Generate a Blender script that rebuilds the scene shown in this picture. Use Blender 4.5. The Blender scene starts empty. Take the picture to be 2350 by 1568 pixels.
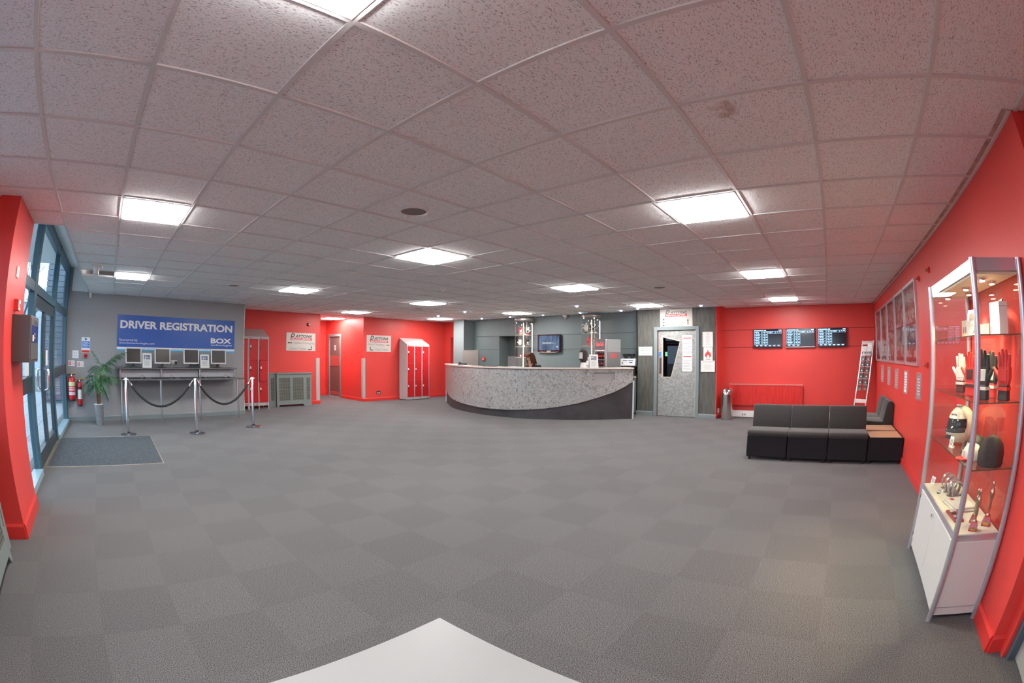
import bpy, bmesh, math, random
from mathutils import Matrix, Vector
random.seed(7)
PI = math.pi
scn = bpy.context.scene
COL = scn.collection
def R(a): return math.radians(a)

# ------------------------------------------------------------------ camera (fisheye lens), world, exposure
CAMP = Vector((-0.535, -1.119, 1.426)); YAW, PITCH, ROLL = 0.68762, 0.02889, 0.00554
F = Vector((math.cos(YAW)*math.cos(PITCH), math.sin(YAW)*math.cos(PITCH), math.sin(PITCH)))
Rt = Vector((math.sin(YAW), -math.cos(YAW), 0)); Up = Rt.cross(F)
Rr = math.cos(ROLL)*Rt + math.sin(ROLL)*Up; Ur = -math.sin(ROLL)*Rt + math.cos(ROLL)*Up
cd = bpy.data.cameras.new('camera'); cam = bpy.data.objects.new('camera', cd); COL.objects.link(cam)
cam.matrix_world = Matrix(((Rr.x, Ur.x, -F.x, CAMP.x), (Rr.y, Ur.y, -F.y, CAMP.y), (Rr.z, Ur.z, -F.z, CAMP.z), (0, 0, 0, 1)))
cd.type = 'PANO'; cd.panorama_type = 'FISHEYE_LENS_POLYNOMIAL'
cd.sensor_fit = 'HORIZONTAL'; cd.sensor_width = 36.0; cd.sensor_height = 36.0*1568/2350
cd.fisheye_fov = R(200); cd.clip_start = 0.01; cd.clip_end = 300
cd.fisheye_polynomial_k0 = 0.0
cd.fisheye_polynomial_k1 = -0.0613632
cd.fisheye_polynomial_k2 = -0.0002451989
cd.fisheye_polynomial_k3 = 2.331493e-05
cd.fisheye_polynomial_k4 = -1.086044e-06
scn.camera = cam

world = bpy.data.worlds.new('sky'); scn.world = world; world.use_nodes = True
wn = world.node_tree.nodes; wl = world.node_tree.links
bg = wn['Background']
tc = wn.new('ShaderNodeTexCoord'); cn = wn.new('ShaderNodeTexNoise'); cn.inputs['Scale'].default_value = 2.2; cn.inputs['Detail'].default_value = 6
cr = wn.new('ShaderNodeValToRGB'); cr.color_ramp.elements[0].position = .35; cr.color_ramp.elements[1].position = .7
cr.color_ramp.elements[0].color = (.42, .66, 1.0, 1); cr.color_ramp.elements[1].color = (.78, .91, 1.0, 1)
wl.new(tc.outputs['Generated'], cn.inputs['Vector']); wl.new(cn.outputs['Fac'], cr.inputs['Fac']); wl.new(cr.outputs['Color'], bg.inputs['Color'])
bg.inputs['Strength'].default_value = 3.6

vs = scn.view_settings
vs.view_transform = 'Standard'; vs.look = 'None'; vs.exposure = 0.15; vs.gamma = 1.0; vs.use_curve_mapping = False
PANEL_RADIANCE = 58.0
scn.cycles.transparent_max_bounces = 32

# ------------------------------------------------------------------ materials
MATS = {}
def nodes_of(m): return m.node_tree.nodes, m.node_tree.links
def M(name, col, rough=.5, metal=0., spec=.5, var=0., vscale=8., vdetail=3., vstretch=(1,1,1), bump=0., bscale=60., bstretch=(1,1,1),
      emit=None, es=0., sheen=0., coat=0., world_coords=False, distort=0., lo=.3, hi=.7):
    if name in MATS: return MATS[name]
    m = bpy.data.materials.new(name); m.use_nodes = True; N, L = nodes_of(m)
    p = N['Principled BSDF']
    p.inputs['Base Color'].default_value = (*col, 1); p.inputs['Roughness'].default_value = rough
    p.inputs['Metallic'].default_value = metal; p.inputs['Specular IOR Level'].default_value = spec
    p.inputs['Sheen Weight'].default_value = sheen; p.inputs['Coat Weight'].default_value = coat
    if emit: p.inputs['Emission Color'].default_value = (*emit, 1); p.inputs['Emission Strength'].default_value = es
    if var or bump:
        t = N.new('ShaderNodeTexCoord'); src = t.outputs['Object']
        if world_coords:
            g = N.new('ShaderNodeNewGeometry'); src = g.outputs['Position']
    if var:
        mp = N.new('ShaderNodeMapping'); mp.inputs['Scale'].default_value = vstretch; L.new(src, mp.inputs['Vector'])
        n = N.new('ShaderNodeTexNoise'); n.inputs['Scale'].default_value = vscale; n.inputs['Detail'].default_value = vdetail; n.inputs['Distortion'].default_value = distort
        L.new(mp.outputs['Vector'], n.inputs['Vector'])
        r = N.new('ShaderNodeValToRGB'); r.color_ramp.elements[0].position = lo; r.color_ramp.elements[1].position = hi
        a = [max(0, c*(1-var)) for c in col]; b = [min(1, c*(1+var)) for c in col]
        r.color_ramp.elements[0].color = (*a, 1); r.color_ramp.elements[1].color = (*b, 1)
        L.new(n.outputs['Fac'], r.inputs['Fac']); L.new(r.outputs['Color'], p.inputs['Base Color'])
    if bump:
        mp2 = N.new('ShaderNodeMapping'); mp2.inputs['Scale'].default_value = bstretch; L.new(src, mp2.inputs['Vector'])
        n2 = N.new('ShaderNodeTexNoise'); n2.inputs['Scale'].default_value = bscale; n2.inputs['Detail'].default_value = 3
        L.new(mp2.outputs['Vector'], n2.inputs['Vector'])
        bn = N.new('ShaderNodeBump'); bn.inputs['Strength'].default_value = bump; bn.inputs['Distance'].default_value = .004
        L.new(n2.outputs['Fac'], bn.inputs['Height']); L.new(bn.outputs['Normal'], p.inputs['Normal'])
    MATS[name] = m; return m
def emitter(name, col, strength):
    if name in MATS: return MATS[name]
    m = bpy.data.materials.new(name); m.use_nodes = True; N, L = nodes_of(m)
    N.remove(N['Principled BSDF']); e = N.new('ShaderNodeEmission'); e.inputs['Color'].default_value = (*col, 1); e.inputs['Strength'].default_value = strength
    L.new(e.outputs[0], N['Material Output'].inputs['Surface']); MATS[name] = m; return m
def glass(name, tint=(1,1,1), f0=.035, k=.75, rough=0.):
    """thin clear sheet: see-through, with reflections that grow towards grazing angles"""
    if name in MATS: return MATS[name]
    m = bpy.data.materials.new(name); m.use_nodes = True; N, L = nodes_of(m); N.remove(N['Principled BSDF'])
    t = N.new('ShaderNodeBsdfTransparent'); t.inputs['Color'].default_value = (*tint, 1)
    g = N.new('ShaderNodeBsdfGlossy'); g.inputs['Roughness'].default_value = rough
    f = N.new('ShaderNodeLayerWeight'); f.inputs['Blend'].default_value = .5
    p = N.new('ShaderNodeMath'); p.operation = 'POWER'; p.inputs[1].default_value = 5.; L.new(f.outputs['Facing'], p.inputs[0])
    q = N.new('ShaderNodeMath'); q.operation = 'MULTIPLY_ADD'; q.inputs[1].default_value = k; q.inputs[2].default_value = f0; L.new(p.outputs[0], q.inputs[0])
    x = N.new('ShaderNodeMixShader'); L.new(q.outputs[0], x.inputs[0]); L.new(t.outputs[0], x.inputs[1]); L.new(g.outputs[0], x.inputs[2])
    L.new(x.outputs[0], N['Material Output'].inputs['Surface']); MATS[name] = m; return m
def ramp_mat(name, stops, rough=.5, metal=0., scale=20., detail=4., distort=0., stretch=(1,1,1), kind='noise', bump=0., spec=.5):
    if name in MATS: return MATS[name]
    m = bpy.data.materials.new(name); m.use_nodes = True; N, L = nodes_of(m); p = N['Principled BSDF']
    p.inputs['Roughness'].default_value = rough; p.inputs['Metallic'].default_value = metal; p.inputs['Specular IOR Level'].default_value = spec
    t = N.new('ShaderNodeTexCoord'); mp = N.new('ShaderNodeMapping'); mp.inputs['Scale'].default_value = stretch; L.new(t.outputs['Object'], mp.inputs['Vector'])
    if kind == 'noise':
        n = N.new('ShaderNodeTexNoise'); n.inputs['Detail'].default_value = detail; n.inputs['Distortion'].default_value = distort; out = n.outputs['Fac']
    elif kind == 'voronoi':
        n = N.new('ShaderNodeTexVoronoi'); n.distance = 'CHEBYCHEV'; sx = N.new('ShaderNodeSeparateColor'); L.new(n.outputs['Color'], sx.inputs[0]); out = sx.outputs[0]
    elif kind == 'cells':
        n = N.new('ShaderNodeTexVoronoi'); out = n.outputs['Distance']
    elif kind == 'wave':
        n = N.new('ShaderNodeTexWave'); n.inputs['Detail'].default_value = detail; n.inputs['Distortion'].default_value = distort; out = n.outputs['Fac']
    n.inputs['Scale'].default_value = scale; L.new(mp.outputs['Vector'], n.inputs['Vector'])
    r = N.new('ShaderNodeValToRGB'); r.color_ramp.interpolation = 'CONSTANT' if kind == 'voronoi' else 'LINEAR'
    els = r.color_ramp.elements
    while len(els) < len(stops): els.new(.5)
    for e, (pos, c) in zip(els, stops): e.position = pos; e.color = (*c, 1)
    L.new(out, r.inputs['Fac']); L.new(r.outputs['Color'], p.inputs['Base Color'])
    if bump:
        b = N.new('ShaderNodeBump'); b.inputs['Strength'].default_value = bump; b.inputs['Distance'].default_value = .003; L.new(out, b.inputs['Height']); L.new(b.outputs['Normal'], p.inputs['Normal'])
    MATS[name] = m; return m

# ------------------------------------------------------------------ mesh building
class MB:
    def __init__(s): s.v = []; s.f = []; s.mi = []; s.X = Matrix(); s.m = 0
    def at(s, loc=(0,0,0), rx=0, ry=0, rz=0):
        s.X = Matrix.Translation(loc) @ Matrix.Rotation(rz, 4, 'Z') @ Matrix.Rotation(ry, 4, 'Y') @ Matrix.Rotation(rx, 4, 'X'); return s
    def add(s, vs, fs):
        o = len(s.v); s.v += [s.X @ Vector(v) for v in vs]; s.f += [[i+o for i in f] for f in fs]; s.mi += [s.m]*len(fs); return s
    def box(s, x0, x1, y0, y1, z0, z1):
        return s.add([(x0,y0,z0),(x1,y0,z0),(x1,y1,z0),(x0,y1,z0),(x0,y0,z1),(x1,y0,z1),(x1,y1,z1),(x0,y1,z1)],
                     [(0,3,2,1),(4,5,6,7),(0,1,5,4),(1,2,6,5),(2,3,7,6),(3,0,4,7)])
    def quad(s, a, b, c, d): return s.add([a,b,c,d], [(0,1,2,3)])
    def prism(s, poly, lo, hi, axis='z'):
        n = len(poly)
        def P(p, h): return (p[0], p[1], h) if axis == 'z' else ((p[0], h, p[1]) if axis == 'y' else (h, p[0], p[1]))
        vs = [P(p, lo) for p in poly] + [P(p, hi) for p in poly]
        fs = [list(range(n))[::-1], list(range(n, 2*n))] + [(i, (i+1) % n, n+(i+1) % n, n+i) for i in range(n)]
        return s.add(vs, fs)
    def lathe(s, prof, n=24, c=(0,0), cap=True):
        vs = []
        for r, z in prof:
            for k in range(n): a = 2*PI*k/n; vs.append((c[0]+r*math.cos(a), c[1]+r*math.sin(a), z))
        fs = []
        for i in range(len(prof)-1):
            for k in range(n): fs.append((i*n+k, i*n+(k+1) % n, (i+1)*n+(k+1) % n, (i+1)*n+k))
        if cap:
            fs.append(list(range(n))[::-1]); b = (len(prof)-1)*n; fs.append(list(range(b, b+n)))
        return s.add(vs, fs)
    def tube(s, pts, r, n=8, cap=True, closed=False):
        pts = [Vector(p) for p in pts]; m = len(pts)
        rs = r if isinstance(r, (list, tuple)) else [r]*m
        vs = []; up = None
        for i, p in enumerate(pts):
            if closed: t = pts[(i+1) % m]-pts[i-1]
            else: t = pts[min(i+1, m-1)]-pts[max(i-1, 0)]
            t.normalize()
            if up is None:
                up = Vector((0,0,1)) if abs(t.z) < .9 else Vector((1,0,0))
            a = t.cross(up)
            if a.length < 1e-5: a = t.orthogonal()
            a.normalize(); b = t.cross(a); b.normalize(); up = -b if False else a.cross(t)
            for k in range(n):
                q = 2*PI*k/n; vs.append(tuple(p + rs[i]*(math.cos(q)*a + math.sin(q)*b)))
        fs = []
        for i in range(m if closed else m-1):
            j = (i+1) % m
            for k in range(n): fs.append((i*n+k, j*n+k, j*n+(k+1) % n, i*n+(k+1) % n))
        if cap and not closed: fs.append(list(range(n))); fs.append(list(range((m-1)*n, m*n))[::-1])
        return s.add(vs, fs)
    def cyl(s, p0, p1, r, n=16, r1=None): return s.tube([p0, p1], [r, r if r1 is None else r1], n)
    def ball(s, c, rx, ry=None, rz=None, n=16, m=10):
        ry = ry or rx; rz = rz or rx; vs = [(c[0], c[1], c[2]-rz)]; fs = []
        for i in range(1, m):
            t = PI*i/m
            for k in range(n): a = 2*PI*k/n; vs.append((c[0]+rx*math.sin(t)*math.cos(a), c[1]+ry*math.sin(t)*math.sin(a), c[2]-rz*math.cos(t)))
        vs.append((c[0], c[1], c[2]+rz)); e = len(vs)-1
        for k in range(n): fs.append((0, 1+(k+1) % n, 1+k)); fs.append((e, e-n+k, e-n+(k+1) % n))
        for i in range(m-2):
            for k in range(n): a = 1+i*n; fs.append((a+k, a+(k+1) % n, a+n+(k+1) % n, a+n+k))
        return s.add(vs, fs)
    def mesh(s, name, bev=0., seg=2, smooth=None):
        me = bpy.data.meshes.new(name); bm = bmesh.new()
        vv = [bm.verts.new(v) for v in s.v]
        for f, mi in zip(s.f, s.mi):
            try: q = bm.faces.new([vv[i] for i in f]); q.material_index = mi
            except ValueError: pass
        bmesh.ops.recalc_face_normals(bm, faces=bm.faces)
        if bev:
            es = [e for e in bm.edges if len(e.link_faces) == 2 and e.calc_face_angle(0) > .5]
            bmesh.ops.bevel(bm, geom=es, offset=bev, segments=seg, profile=.5, affect='EDGES', clamp_overlap=True)
        bm.to_mesh(me); bm.free()
        if smooth is not None:
            for p in me.polygons: p.use_smooth = True
            me.set_sharp_from_angle(angle=R(smooth))
        return me
    def build(s, name, mat, parent=None, bev=0., seg=2, smooth=None, kind=None):
        me = s.mesh(name, bev, seg, smooth)
        for mm in (mat if isinstance(mat, (list, tuple)) else [mat]): me.materials.append(mm)
        return obj(name, me, parent, kind)
def obj(name, me, parent=None, kind=None):
    o = bpy.data.objects.new(name, me); COL.objects.link(o)
    if parent: o.parent = parent
    if kind: o['kind'] = kind
    return o
def tag(o, label, cat, group=None):
    o['label'] = label; o['category'] = cat
    if group: o['group'] = group
    return o
def thing(name, label, cat, loc=(0,0,0), rz=0., group=None):
    o = bpy.data.objects.new(name, None); COL.objects.link(o); o.empty_display_size = .1
    o.location = loc; o.rotation_euler = (0, 0, rz); return tag(o, label, cat, group)
def struct(name, loc=(0,0,0), rz=0.):
    o = bpy.data.objects.new(name, None); COL.objects.link(o); o.location = loc; o.rotation_euler = (0,0,rz); o['kind'] = 'structure'; o.empty_display_size = .1; return o
def lab(o, label): o['label'] = label; return o
def copy_tree(o, parent=None):
    c = o.copy(); COL.objects.link(c); c.parent = parent
    for ch in list(o.children): copy_tree(ch, c)
    return c
def text(s, name, mat, parent, cx, cz, w, h, y=0., shear=0., off=0., thick=.0006):
    """flat lettering in the local xz plane, facing -y, fitted to w x h around (cx, cz)"""
    cu = bpy.data.curves.new(name, 'FONT'); cu.body = s; cu.size = 1; cu.shear = shear; cu.offset = off; cu.align_x = 'CENTER'; cu.resolution_u = 3
    cu.extrude = .002
    o = bpy.data.objects.new(name, cu); me = bpy.data.meshes.new_from_object(o)
    bpy.data.objects.remove(o); bpy.data.curves.remove(cu)
    xs = [v.co.x for v in me.vertices]; ys = [v.co.y for v in me.vertices]
    x0, x1, y0, y1 = min(xs), max(xs), min(ys), max(ys)
    for v in me.vertices:
        a, b, d = v.co
        v.co = (cx + ((a-x0)/(x1-x0)-.5)*w, y - thick*(.5+d/.004), cz + ((b-y0)/(y1-y0)-.5)*h)
    me.name = name; me.materials.clear(); me.materials.append(mat)
    return obj(name, me, parent, 'stuff' if (' ' in s and h < .10) else None)

# ------------------------------------------------------------------ shared materials
RED = M('red_wall_paint', (.67, .055, .046), rough=.42, spec=.4, var=.05, vscale=1.5, bump=.05, bscale=220)
REDT = M('red_gloss_paint', (.66, .040, .034), rough=.28, spec=.5)
GREYF = M('grey_fabric_wallcovering', (.33, .327, .33), rough=.95, spec=.1, var=.20, vscale=70, bump=.5, bscale=90, lo=.25, hi=.75)
DARKW = M('dark_grey_streaked_wallcovering', (.105, .103, .092), rough=.6, spec=.35, var=.22, vscale=22, vstretch=(1,1,.18), bump=.6, bscale=26, bstretch=(1,1,.2))
SLATE = M('slate_grey_board', (.145, .175, .178), rough=.5, spec=.4, var=.05, vscale=2)
GREYP = M('grey_gloss_paint', (.20, .235, .24), rough=.35, spec=.5)
GREYG = M('grey_green_paint', (.20, .235, .225), rough=.45, spec=.4)
WHITE = M('white_paint', (.78, .78, .77), rough=.45)
WHITEP = M('white_plastic', (.78, .77, .74), rough=.35)
PAPER = M('white_paper', (.80, .79, .77), rough=.7)
INK = M('black_ink', (.012, .012, .015), rough=.5)
INKG = M('grey_ink', (.22, .22, .23), rough=.6)
REDINK = M('red_ink', (.62, .02, .03), rough=.5)
BLUEINK = M('blue_ink', (.02, .10, .48), rough=.45)
BLACK = M('black_plastic', (.018, .018, .020), rough=.4)
DARKG = M('charcoal_plastic', (.045, .045, .05), rough=.45)
CHROME = M('polished_chrome', (.80, .80, .82), rough=.10, metal=1)
STEEL = M('brushed_steel', (.62, .61, .60), rough=.28, metal=1, var=.06, vscale=60, vstretch=(1,1,.03))
ALU = M('satin_aluminium', (.66, .66, .69), rough=.34, metal=.85)
FRAMEB = M('teal_grey_window_frame', (.045, .105, .14), rough=.35, spec=.5)
FRAMED = M('dark_door_frame', (.035, .05, .06), rough=.35, spec=.5)
GLASS = glass('window_glass', (.95, .98, .98), .02, .35)
CGLASS = glass('display_glass', (.985, .99, .985), .03, .5)
ACRYL = glass('clear_acrylic', (.96, .97, .97))
def red_skirting(): return REDT

CE = 2.498
cvis = []
def facing(p, lim=95):
    d = Vector(p)-CAMP; return d.angle(F) < R(lim)

# ------------------------------------------------------------------ floor of carpet tiles
def carpet(name, k):
    m = M(name, (.120*k, .1165*k, .1145*k), rough=1., spec=.05, var=.85, vscale=210, vdetail=3, world_coords=True, sheen=.15, lo=.36, hi=.64)
    return m
CARP = [carpet('grey_carpet_light_sheen', .87), carpet('grey_carpet_pale_sheen', .85), carpet('grey_carpet_dark_sheen', .775), carpet('grey_carpet_mid_sheen', .80)]
floor = struct('floor')
MB().box(-2.0, 10.6, -2.7, 13.2, -.12, -.008).build('subfloor', M('concrete', (.2,.2,.2), rough=.9), floor)
def in_floor(x, y):
    if y > 10.6: return 5.0 < x < 7.0 and y < 13.1
    if x < 2.4 and y > 9.6: return False
    return -2.0 < x < 10.3
cells = []
for a in range(-3, 23):
    for b in range(-6, 27):
        x0, y0 = -.39+.5*a, .19+.5*b
        if not in_floor(x0+.25, y0+.25): continue
        c = (x0+.25, y0+.25, 0); mi = ((a+b) % 2)*2 + (1 if random.random() < .4 else 0)
        cells.append((facing(c) and (Vector(c)-CAMP).length or 99, x0, y0, mi))
cells.sort()
cm = []
for i in range(4):
    me = MB().box(.0002, .4998, .0002, .4998, -.008, 0).mesh('carpet_tile'); me.materials.append(CARP[i]); cm.append(me)
rest = MB()
for k, (d, x0, y0, mi) in enumerate(cells):
    if k < 300:
        o = obj('carpet_tile', cm[mi], floor); o.location = (x0, y0, 0)
    else:
        rest.m = mi; rest.box(x0+.0002, x0+.4998, y0+.0002, y0+.4998, -.008, 0)
rest.build('carpet_tile_field', CARP, floor, kind='stuff')

# ------------------------------------------------------------------ suspended ceiling
def tile_mat(name, stain=None):
    m = bpy.data.materials.new(name); m.use_nodes = True; N, L = nodes_of(m); p = N['Principled BSDF']; p.inputs['Roughness'].default_value = .95; p.inputs['Specular IOR Level'].default_value = .1
    g = N.new('ShaderNodeNewGeometry'); oi = N.new('ShaderNodeObjectInfo')
    mp = N.new('ShaderNodeMapping'); mp.inputs['Scale'].default_value = (1., 2.4, 1.); L.new(g.outputs['Position'], mp.inputs['Vector'])
    n = N.new('ShaderNodeTexNoise'); n.inputs['Scale'].default_value = 92; n.inputs['Detail'].default_value = 2.5; n.inputs['Distortion'].default_value = .5; L.new(mp.outputs['Vector'], n.inputs['Vector'])
    r = N.new('ShaderNodeValToRGB'); e = r.color_ramp.elements; e[0].position = .34; e[1].position = .43; e[0].color = (.44,.425,.42,1); e[1].color = (.90,.91,.91,1)
    L.new(n.outputs['Fac'], r.inputs['Fac']); col = r.outputs['Color']
    b = N.new('ShaderNodeBump'); b.inputs['Strength'].default_value = .5; b.inputs['Distance'].default_value = .003; L.new(n.outputs['Fac'], b.inputs['Height']); L.new(b.outputs['Normal'], p.inputs['Normal'])
    if stain:
        ds = N.new('ShaderNodeVectorMath'); ds.operation = 'DISTANCE'; ds.inputs[1].default_value = stain; L.new(g.outputs['Position'], ds.inputs[0])
        n3 = N.new('ShaderNodeTexNoise'); n3.inputs['Scale'].default_value = 14; n3.inputs['Detail'].default_value = 4; L.new(g.outputs['Position'], n3.inputs['Vector'])
        ma = N.new('ShaderNodeMath'); ma.operation = 'MULTIPLY_ADD'; ma.inputs[1].default_value = .35; L.new(n3.outputs['Fac'], ma.inputs[0]); L.new(ds.outputs['Value'], ma.inputs[2])
        r3 = N.new('ShaderNodeValToRGB'); e3 = r3.color_ramp.elements; e3[0].position = .17; e3[1].position = .25; e3[0].color = (.8,.8,.8,1); e3[1].color = (0,0,0,1)
        L.new(ma.outputs[0], r3.inputs['Fac'])
        mx = N.new('ShaderNodeMix'); mx.data_type = 'RGBA'; mx.blend_type = 'MULTIPLY'; L.new(r3.outputs['Color'], mx.inputs[0]); L.new(col, mx.inputs[6]); mx.inputs[7].default_value = (.62,.48,.38,1); col = mx.outputs[2]
    L.new(col, p.inputs['Base Color']); return m
TILE = tile_mat('fissured_ceiling_tile'); TILES = tile_mat('water_stained_ceiling_tile', (1.33, -.80, 2.5))
BAR = M('white_ceiling_grid', (.70, .69, .68), rough=.5)
ceiling = struct('ceiling')
LIGHT_CELLS = [(-1,4),(-1,10),(4,-1),(4,4),(4,10),(9,4),(9,-1),(14,-1),(9,10),(14,4),(9,15),(10,19),(14,15),(14,10),(-1,-1)]
HOLE = (-2, 10)
def ceil_clip(i, j):
    x0, x1, y0, y1 = .6*i, .6*i+.6, .6*j, .6*j+.6
    cx, cy = x0+.3, y0+.3
    x0 = max(x0, -1.95); y0 = max(y0, -2.364 if cx > 1.5 else -2.52)
    if cx < -1.2 and y1 > 3.46: y1 = min(y1, 3.46)
    if cx < 2.65: y1 = min(y1, 9.05+.1*max(0, min(1, (cx+1.7)/4.3))*4)
    elif cy < 10.6 and not 5.31 < cx < 6.73: y1 = min(y1, 10.62 if cx < 5.4 else 10.52)
    elif y1 > 10.62: x0 = max(x0, 5.31); x1 = min(x1, 6.73); y1 = min(y1, 13.0)
    xm = 10.1 if cy < 1.349 else (9.61 if cy < 3.349 else (9.95 if cy < 9.3 else 10.05))
    x1 = min(x1, xm)
    return x0, x1, y0, y1
tiles = []
for i in range(-4, 17):
    for j in range(-5, 22):
        x0, x1, y0, y1 = ceil_clip(i, j)
        if x1-x0 < .06 or y1-y0 < .06 or (i, j) in LIGHT_CELLS or (i, j) == HOLE: continue
        c = ((x0+x1)/2, (y0+y1)/2, CE); full = x1-x0 > .595 and y1-y0 > .595
        tiles.append(((Vector(c)-CAMP).length if facing(c, 85) else 99, i, j, x0, x1, y0, y1, full))
tiles.sort()
tm = MB().box(.012, .588, .012, .588, CE+.008, CE+.022).mesh('ceiling_tile'); tm.materials.append(TILE)
tms = tm.copy(); tms.materials[0] = TILES
rest = MB()
for k, (d, i, j, x0, x1, y0, y1, full) in enumerate(tiles):
    if k < 300:
        if full: o = obj('ceiling_tile', tms if (i, j) == (2, -2) else tm, ceiling); o.location = (x0, y0, 0)
        else: MB().box(x0+.012, x1-.012, y0+.012, y1-.012, CE+.008, CE+.022).build('ceiling_tile', TILE, ceiling)
    else: rest.box(x0+.012, x1-.012, y0+.012, y1-.012, CE+.008, CE+.022)
rest.build('ceiling_tile_field', TILE, ceiling, kind='stuff')
def bar_run(spans, along, v):
    for a, b in spans:
        if along == 'y': MB().box(v-.012, v+.012, a, b, CE, CE+.03).build('grid_bar', BAR, ceiling)
        else: MB().box(a, b, v-.012, v+.012, CE+.0005, CE+.03).build('grid_bar', BAR, ceiling)
for i in range(-3, 17):
    x = .6*i
    if x < -1.25: sp = [(-2.52, 3.46)]
    elif x < 1.5: sp = [(-2.52, 9.05+.09*(x+1.7))]
    elif x < 2.6: sp = [(-2.364, 9.05+.09*(x+1.7))]
    elif x < 5.31: sp = [(-2.364, 10.62)]
    elif x < 6.73: sp = [(-2.364, 13.0)]
    elif x < 9.61: sp = [(-2.364, 10.52)]
    else: sp = [(-2.364, 1.349), (3.349, 9.06)] if x < 9.7 else [(-2.364, 1.349)]
    bar_run(sp, 'y', x)
for j in range(-4, 22):
    y = .6*j
    xl = -1.95 if y < 3.46 else -1.2
    if y < 1.349: sp = [(xl, 10.1)]
    elif y < 3.349: sp = [(xl, 9.61)]
    elif y < 9.05: sp = [(xl, 9.95)]
    elif y < 9.5: sp = [(2.64, 9.95)]
    elif y < 10.5: sp = [(2.64, 10.05)]
    else: sp = [(5.31, 6.73)]
    bar_run(sp, 'x', y)
MB().box(-2.0, 10.6, -2.7, 13.2, 3.1, 3.15).build('slab', M('soffit', (.25,.24,.23), rough=.9), ceiling)
MB().box(.6*HOLE[0], .6*HOLE[0]+.6, .6*HOLE[1], .6*HOLE[1]+.6, CE+.18, CE+.2).build('void_lining', M('dark_void', (.05,.045,.04), rough=.9), ceiling)
MB().box(-1.206, -1.194, 3.46, 9.0, CE+.031, CE+.5).build('bulkhead', WHITE, ceiling)
for k in range(10):
    y0 = 3.46+.556*k
    MB().box(-1.74, -1.212, y0+.004, y0+.552, 2.975, 2.99).build('raised_tile', TILE, ceiling)
MB().box(-1.74, -1.2, 3.44, 3.46, CE, 2.99).build('bulkhead', WHITE, ceiling)
# perimeter angle along the long red wall
MB().box(1.475, 10.1, -2.364, -2.338, CE-.003, CE+.02).build('edge_trim', BAR, ceiling)
MB().box(1.475, 10.1, -2.364, -2.30, CE+.003, CE+.006).build('edge_trim', M('old_edge_board', (.5,.36,.30), rough=.8, var=.3, vscale=9), ceiling)

# ------------------------------------------------------------------ walls
def wbox(name, b, mat): o = MB().box(*b).build(name, mat); o['kind'] = 'structure'; return o
HT = 3.1
wbox('wall_right', (1.475, 10.25, -2.46, -2.364, 0, HT), RED)
def skirting(name, mat, runs, h=.10, t=.018):
    """runs: list of ((x,y),(x,y)) along the wall face, room on the left of the direction"""
    root = struct(name)
    for (a, b) in runs:
        a = Vector((*a, 0)); b = Vector((*b, 0)); d = b-a; L_ = d.length; rz = math.atan2(d.y, d.x)
        m = MB(); m.X = Matrix.Translation(a) @ Matrix.Rotation(rz, 4, 'Z')
        m.prism([(0,0),(t,0),(t,h-.02),(t*.45,h),(0,h)], 0, L_, 'x')
        m.build('board', mat, root)
    return root
# television wall of red boards with recessed joints
wb = struct('wall_back')
MB().box(10.122, 10.25, -2.46, 1.36, 0, HT).build('backing', RED, wb)
for z0, z1 in ((0, 1.588), (1.596, 1.986), (1.994, HT)):
    MB().box(10.10, 10.122, -2.364, 1.36, z0, z1).build('wall_board', RED, wb, bev=.002, seg=1)
MB().box(10.118, 10.123, -2.364, 1.36, 1.58, 2.0).build('joint_backing', M('dark_red_joint', (.2,.008,.008), rough=.6), wb)
# dark door wall
wd = struct('wall_door')
MB().box(9.61, 9.72, 2.809, 3.349, 0, HT).build('wall_section', DARKW, wd)
MB().box(9.61, 9.72, 1.36, 1.854, 0, HT).build('wall_section', DARKW, wd)
MB().box(9.61, 9.72, 1.854, 2.809, 2.0, HT).build('wall_section', DARKW, wd)
MB().box(9.60, 10.1, 1.345, 1.36, 0, HT).build('return_face', RED, wd)
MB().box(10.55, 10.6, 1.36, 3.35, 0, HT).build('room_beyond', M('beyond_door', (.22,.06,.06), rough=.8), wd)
MB().box(9.61, 10.6, 3.33, 3.349, 0, HT).build('room_beyond', SLATE, wd)
# reception back wall of grey boards
RX = 9.95
wr = struct('wall_reception')
for z0, z1 in ((0, 1.577), (1.585, 1.982), (1.990, HT)):
    for y0, y1 in ((3.349, 7.285), (7.99, 9.06)):
        MB().box(RX, RX+.02, y0, y1, z0, z1).build('wall_board', SLATE, wr, bev=.002, seg=1)
MB().box(RX, RX+.02, 7.285, 7.99, 1.990, HT).build('wall_board', SLATE, wr, bev=.002, seg=1)
for b_ in ((3.349, 7.285, 0), (7.99, 9.6, 0), (7.285, 7.99, 1.99)): MB().box(RX+.02, RX+.08, b_[0], b_[1], b_[2], HT).build('backing', INKG, wr)
for y0, y1 in ((7.98, 8.0), (7.275, 7.285)): MB().box(RX, RX+.42, y0, y1, 0, 1.99).build('reveal', SLATE, wr)
MB().box(RX, RX+.42, 7.285, 7.99, 1.978, 1.99).build('reveal', SLATE, wr)
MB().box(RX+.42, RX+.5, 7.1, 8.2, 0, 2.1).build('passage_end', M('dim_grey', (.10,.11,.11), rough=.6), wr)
MB().box(RX+.40, RX+.42, 7.285, 7.99, 0, 1.385).build('kick_panel', M('pale_laminate', (.36,.34,.33), rough=.4), wr)
wc = wbox('wall_column', (9.5, 9.97, 9.06, 9.52, 0, HT), GREYP)
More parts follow.
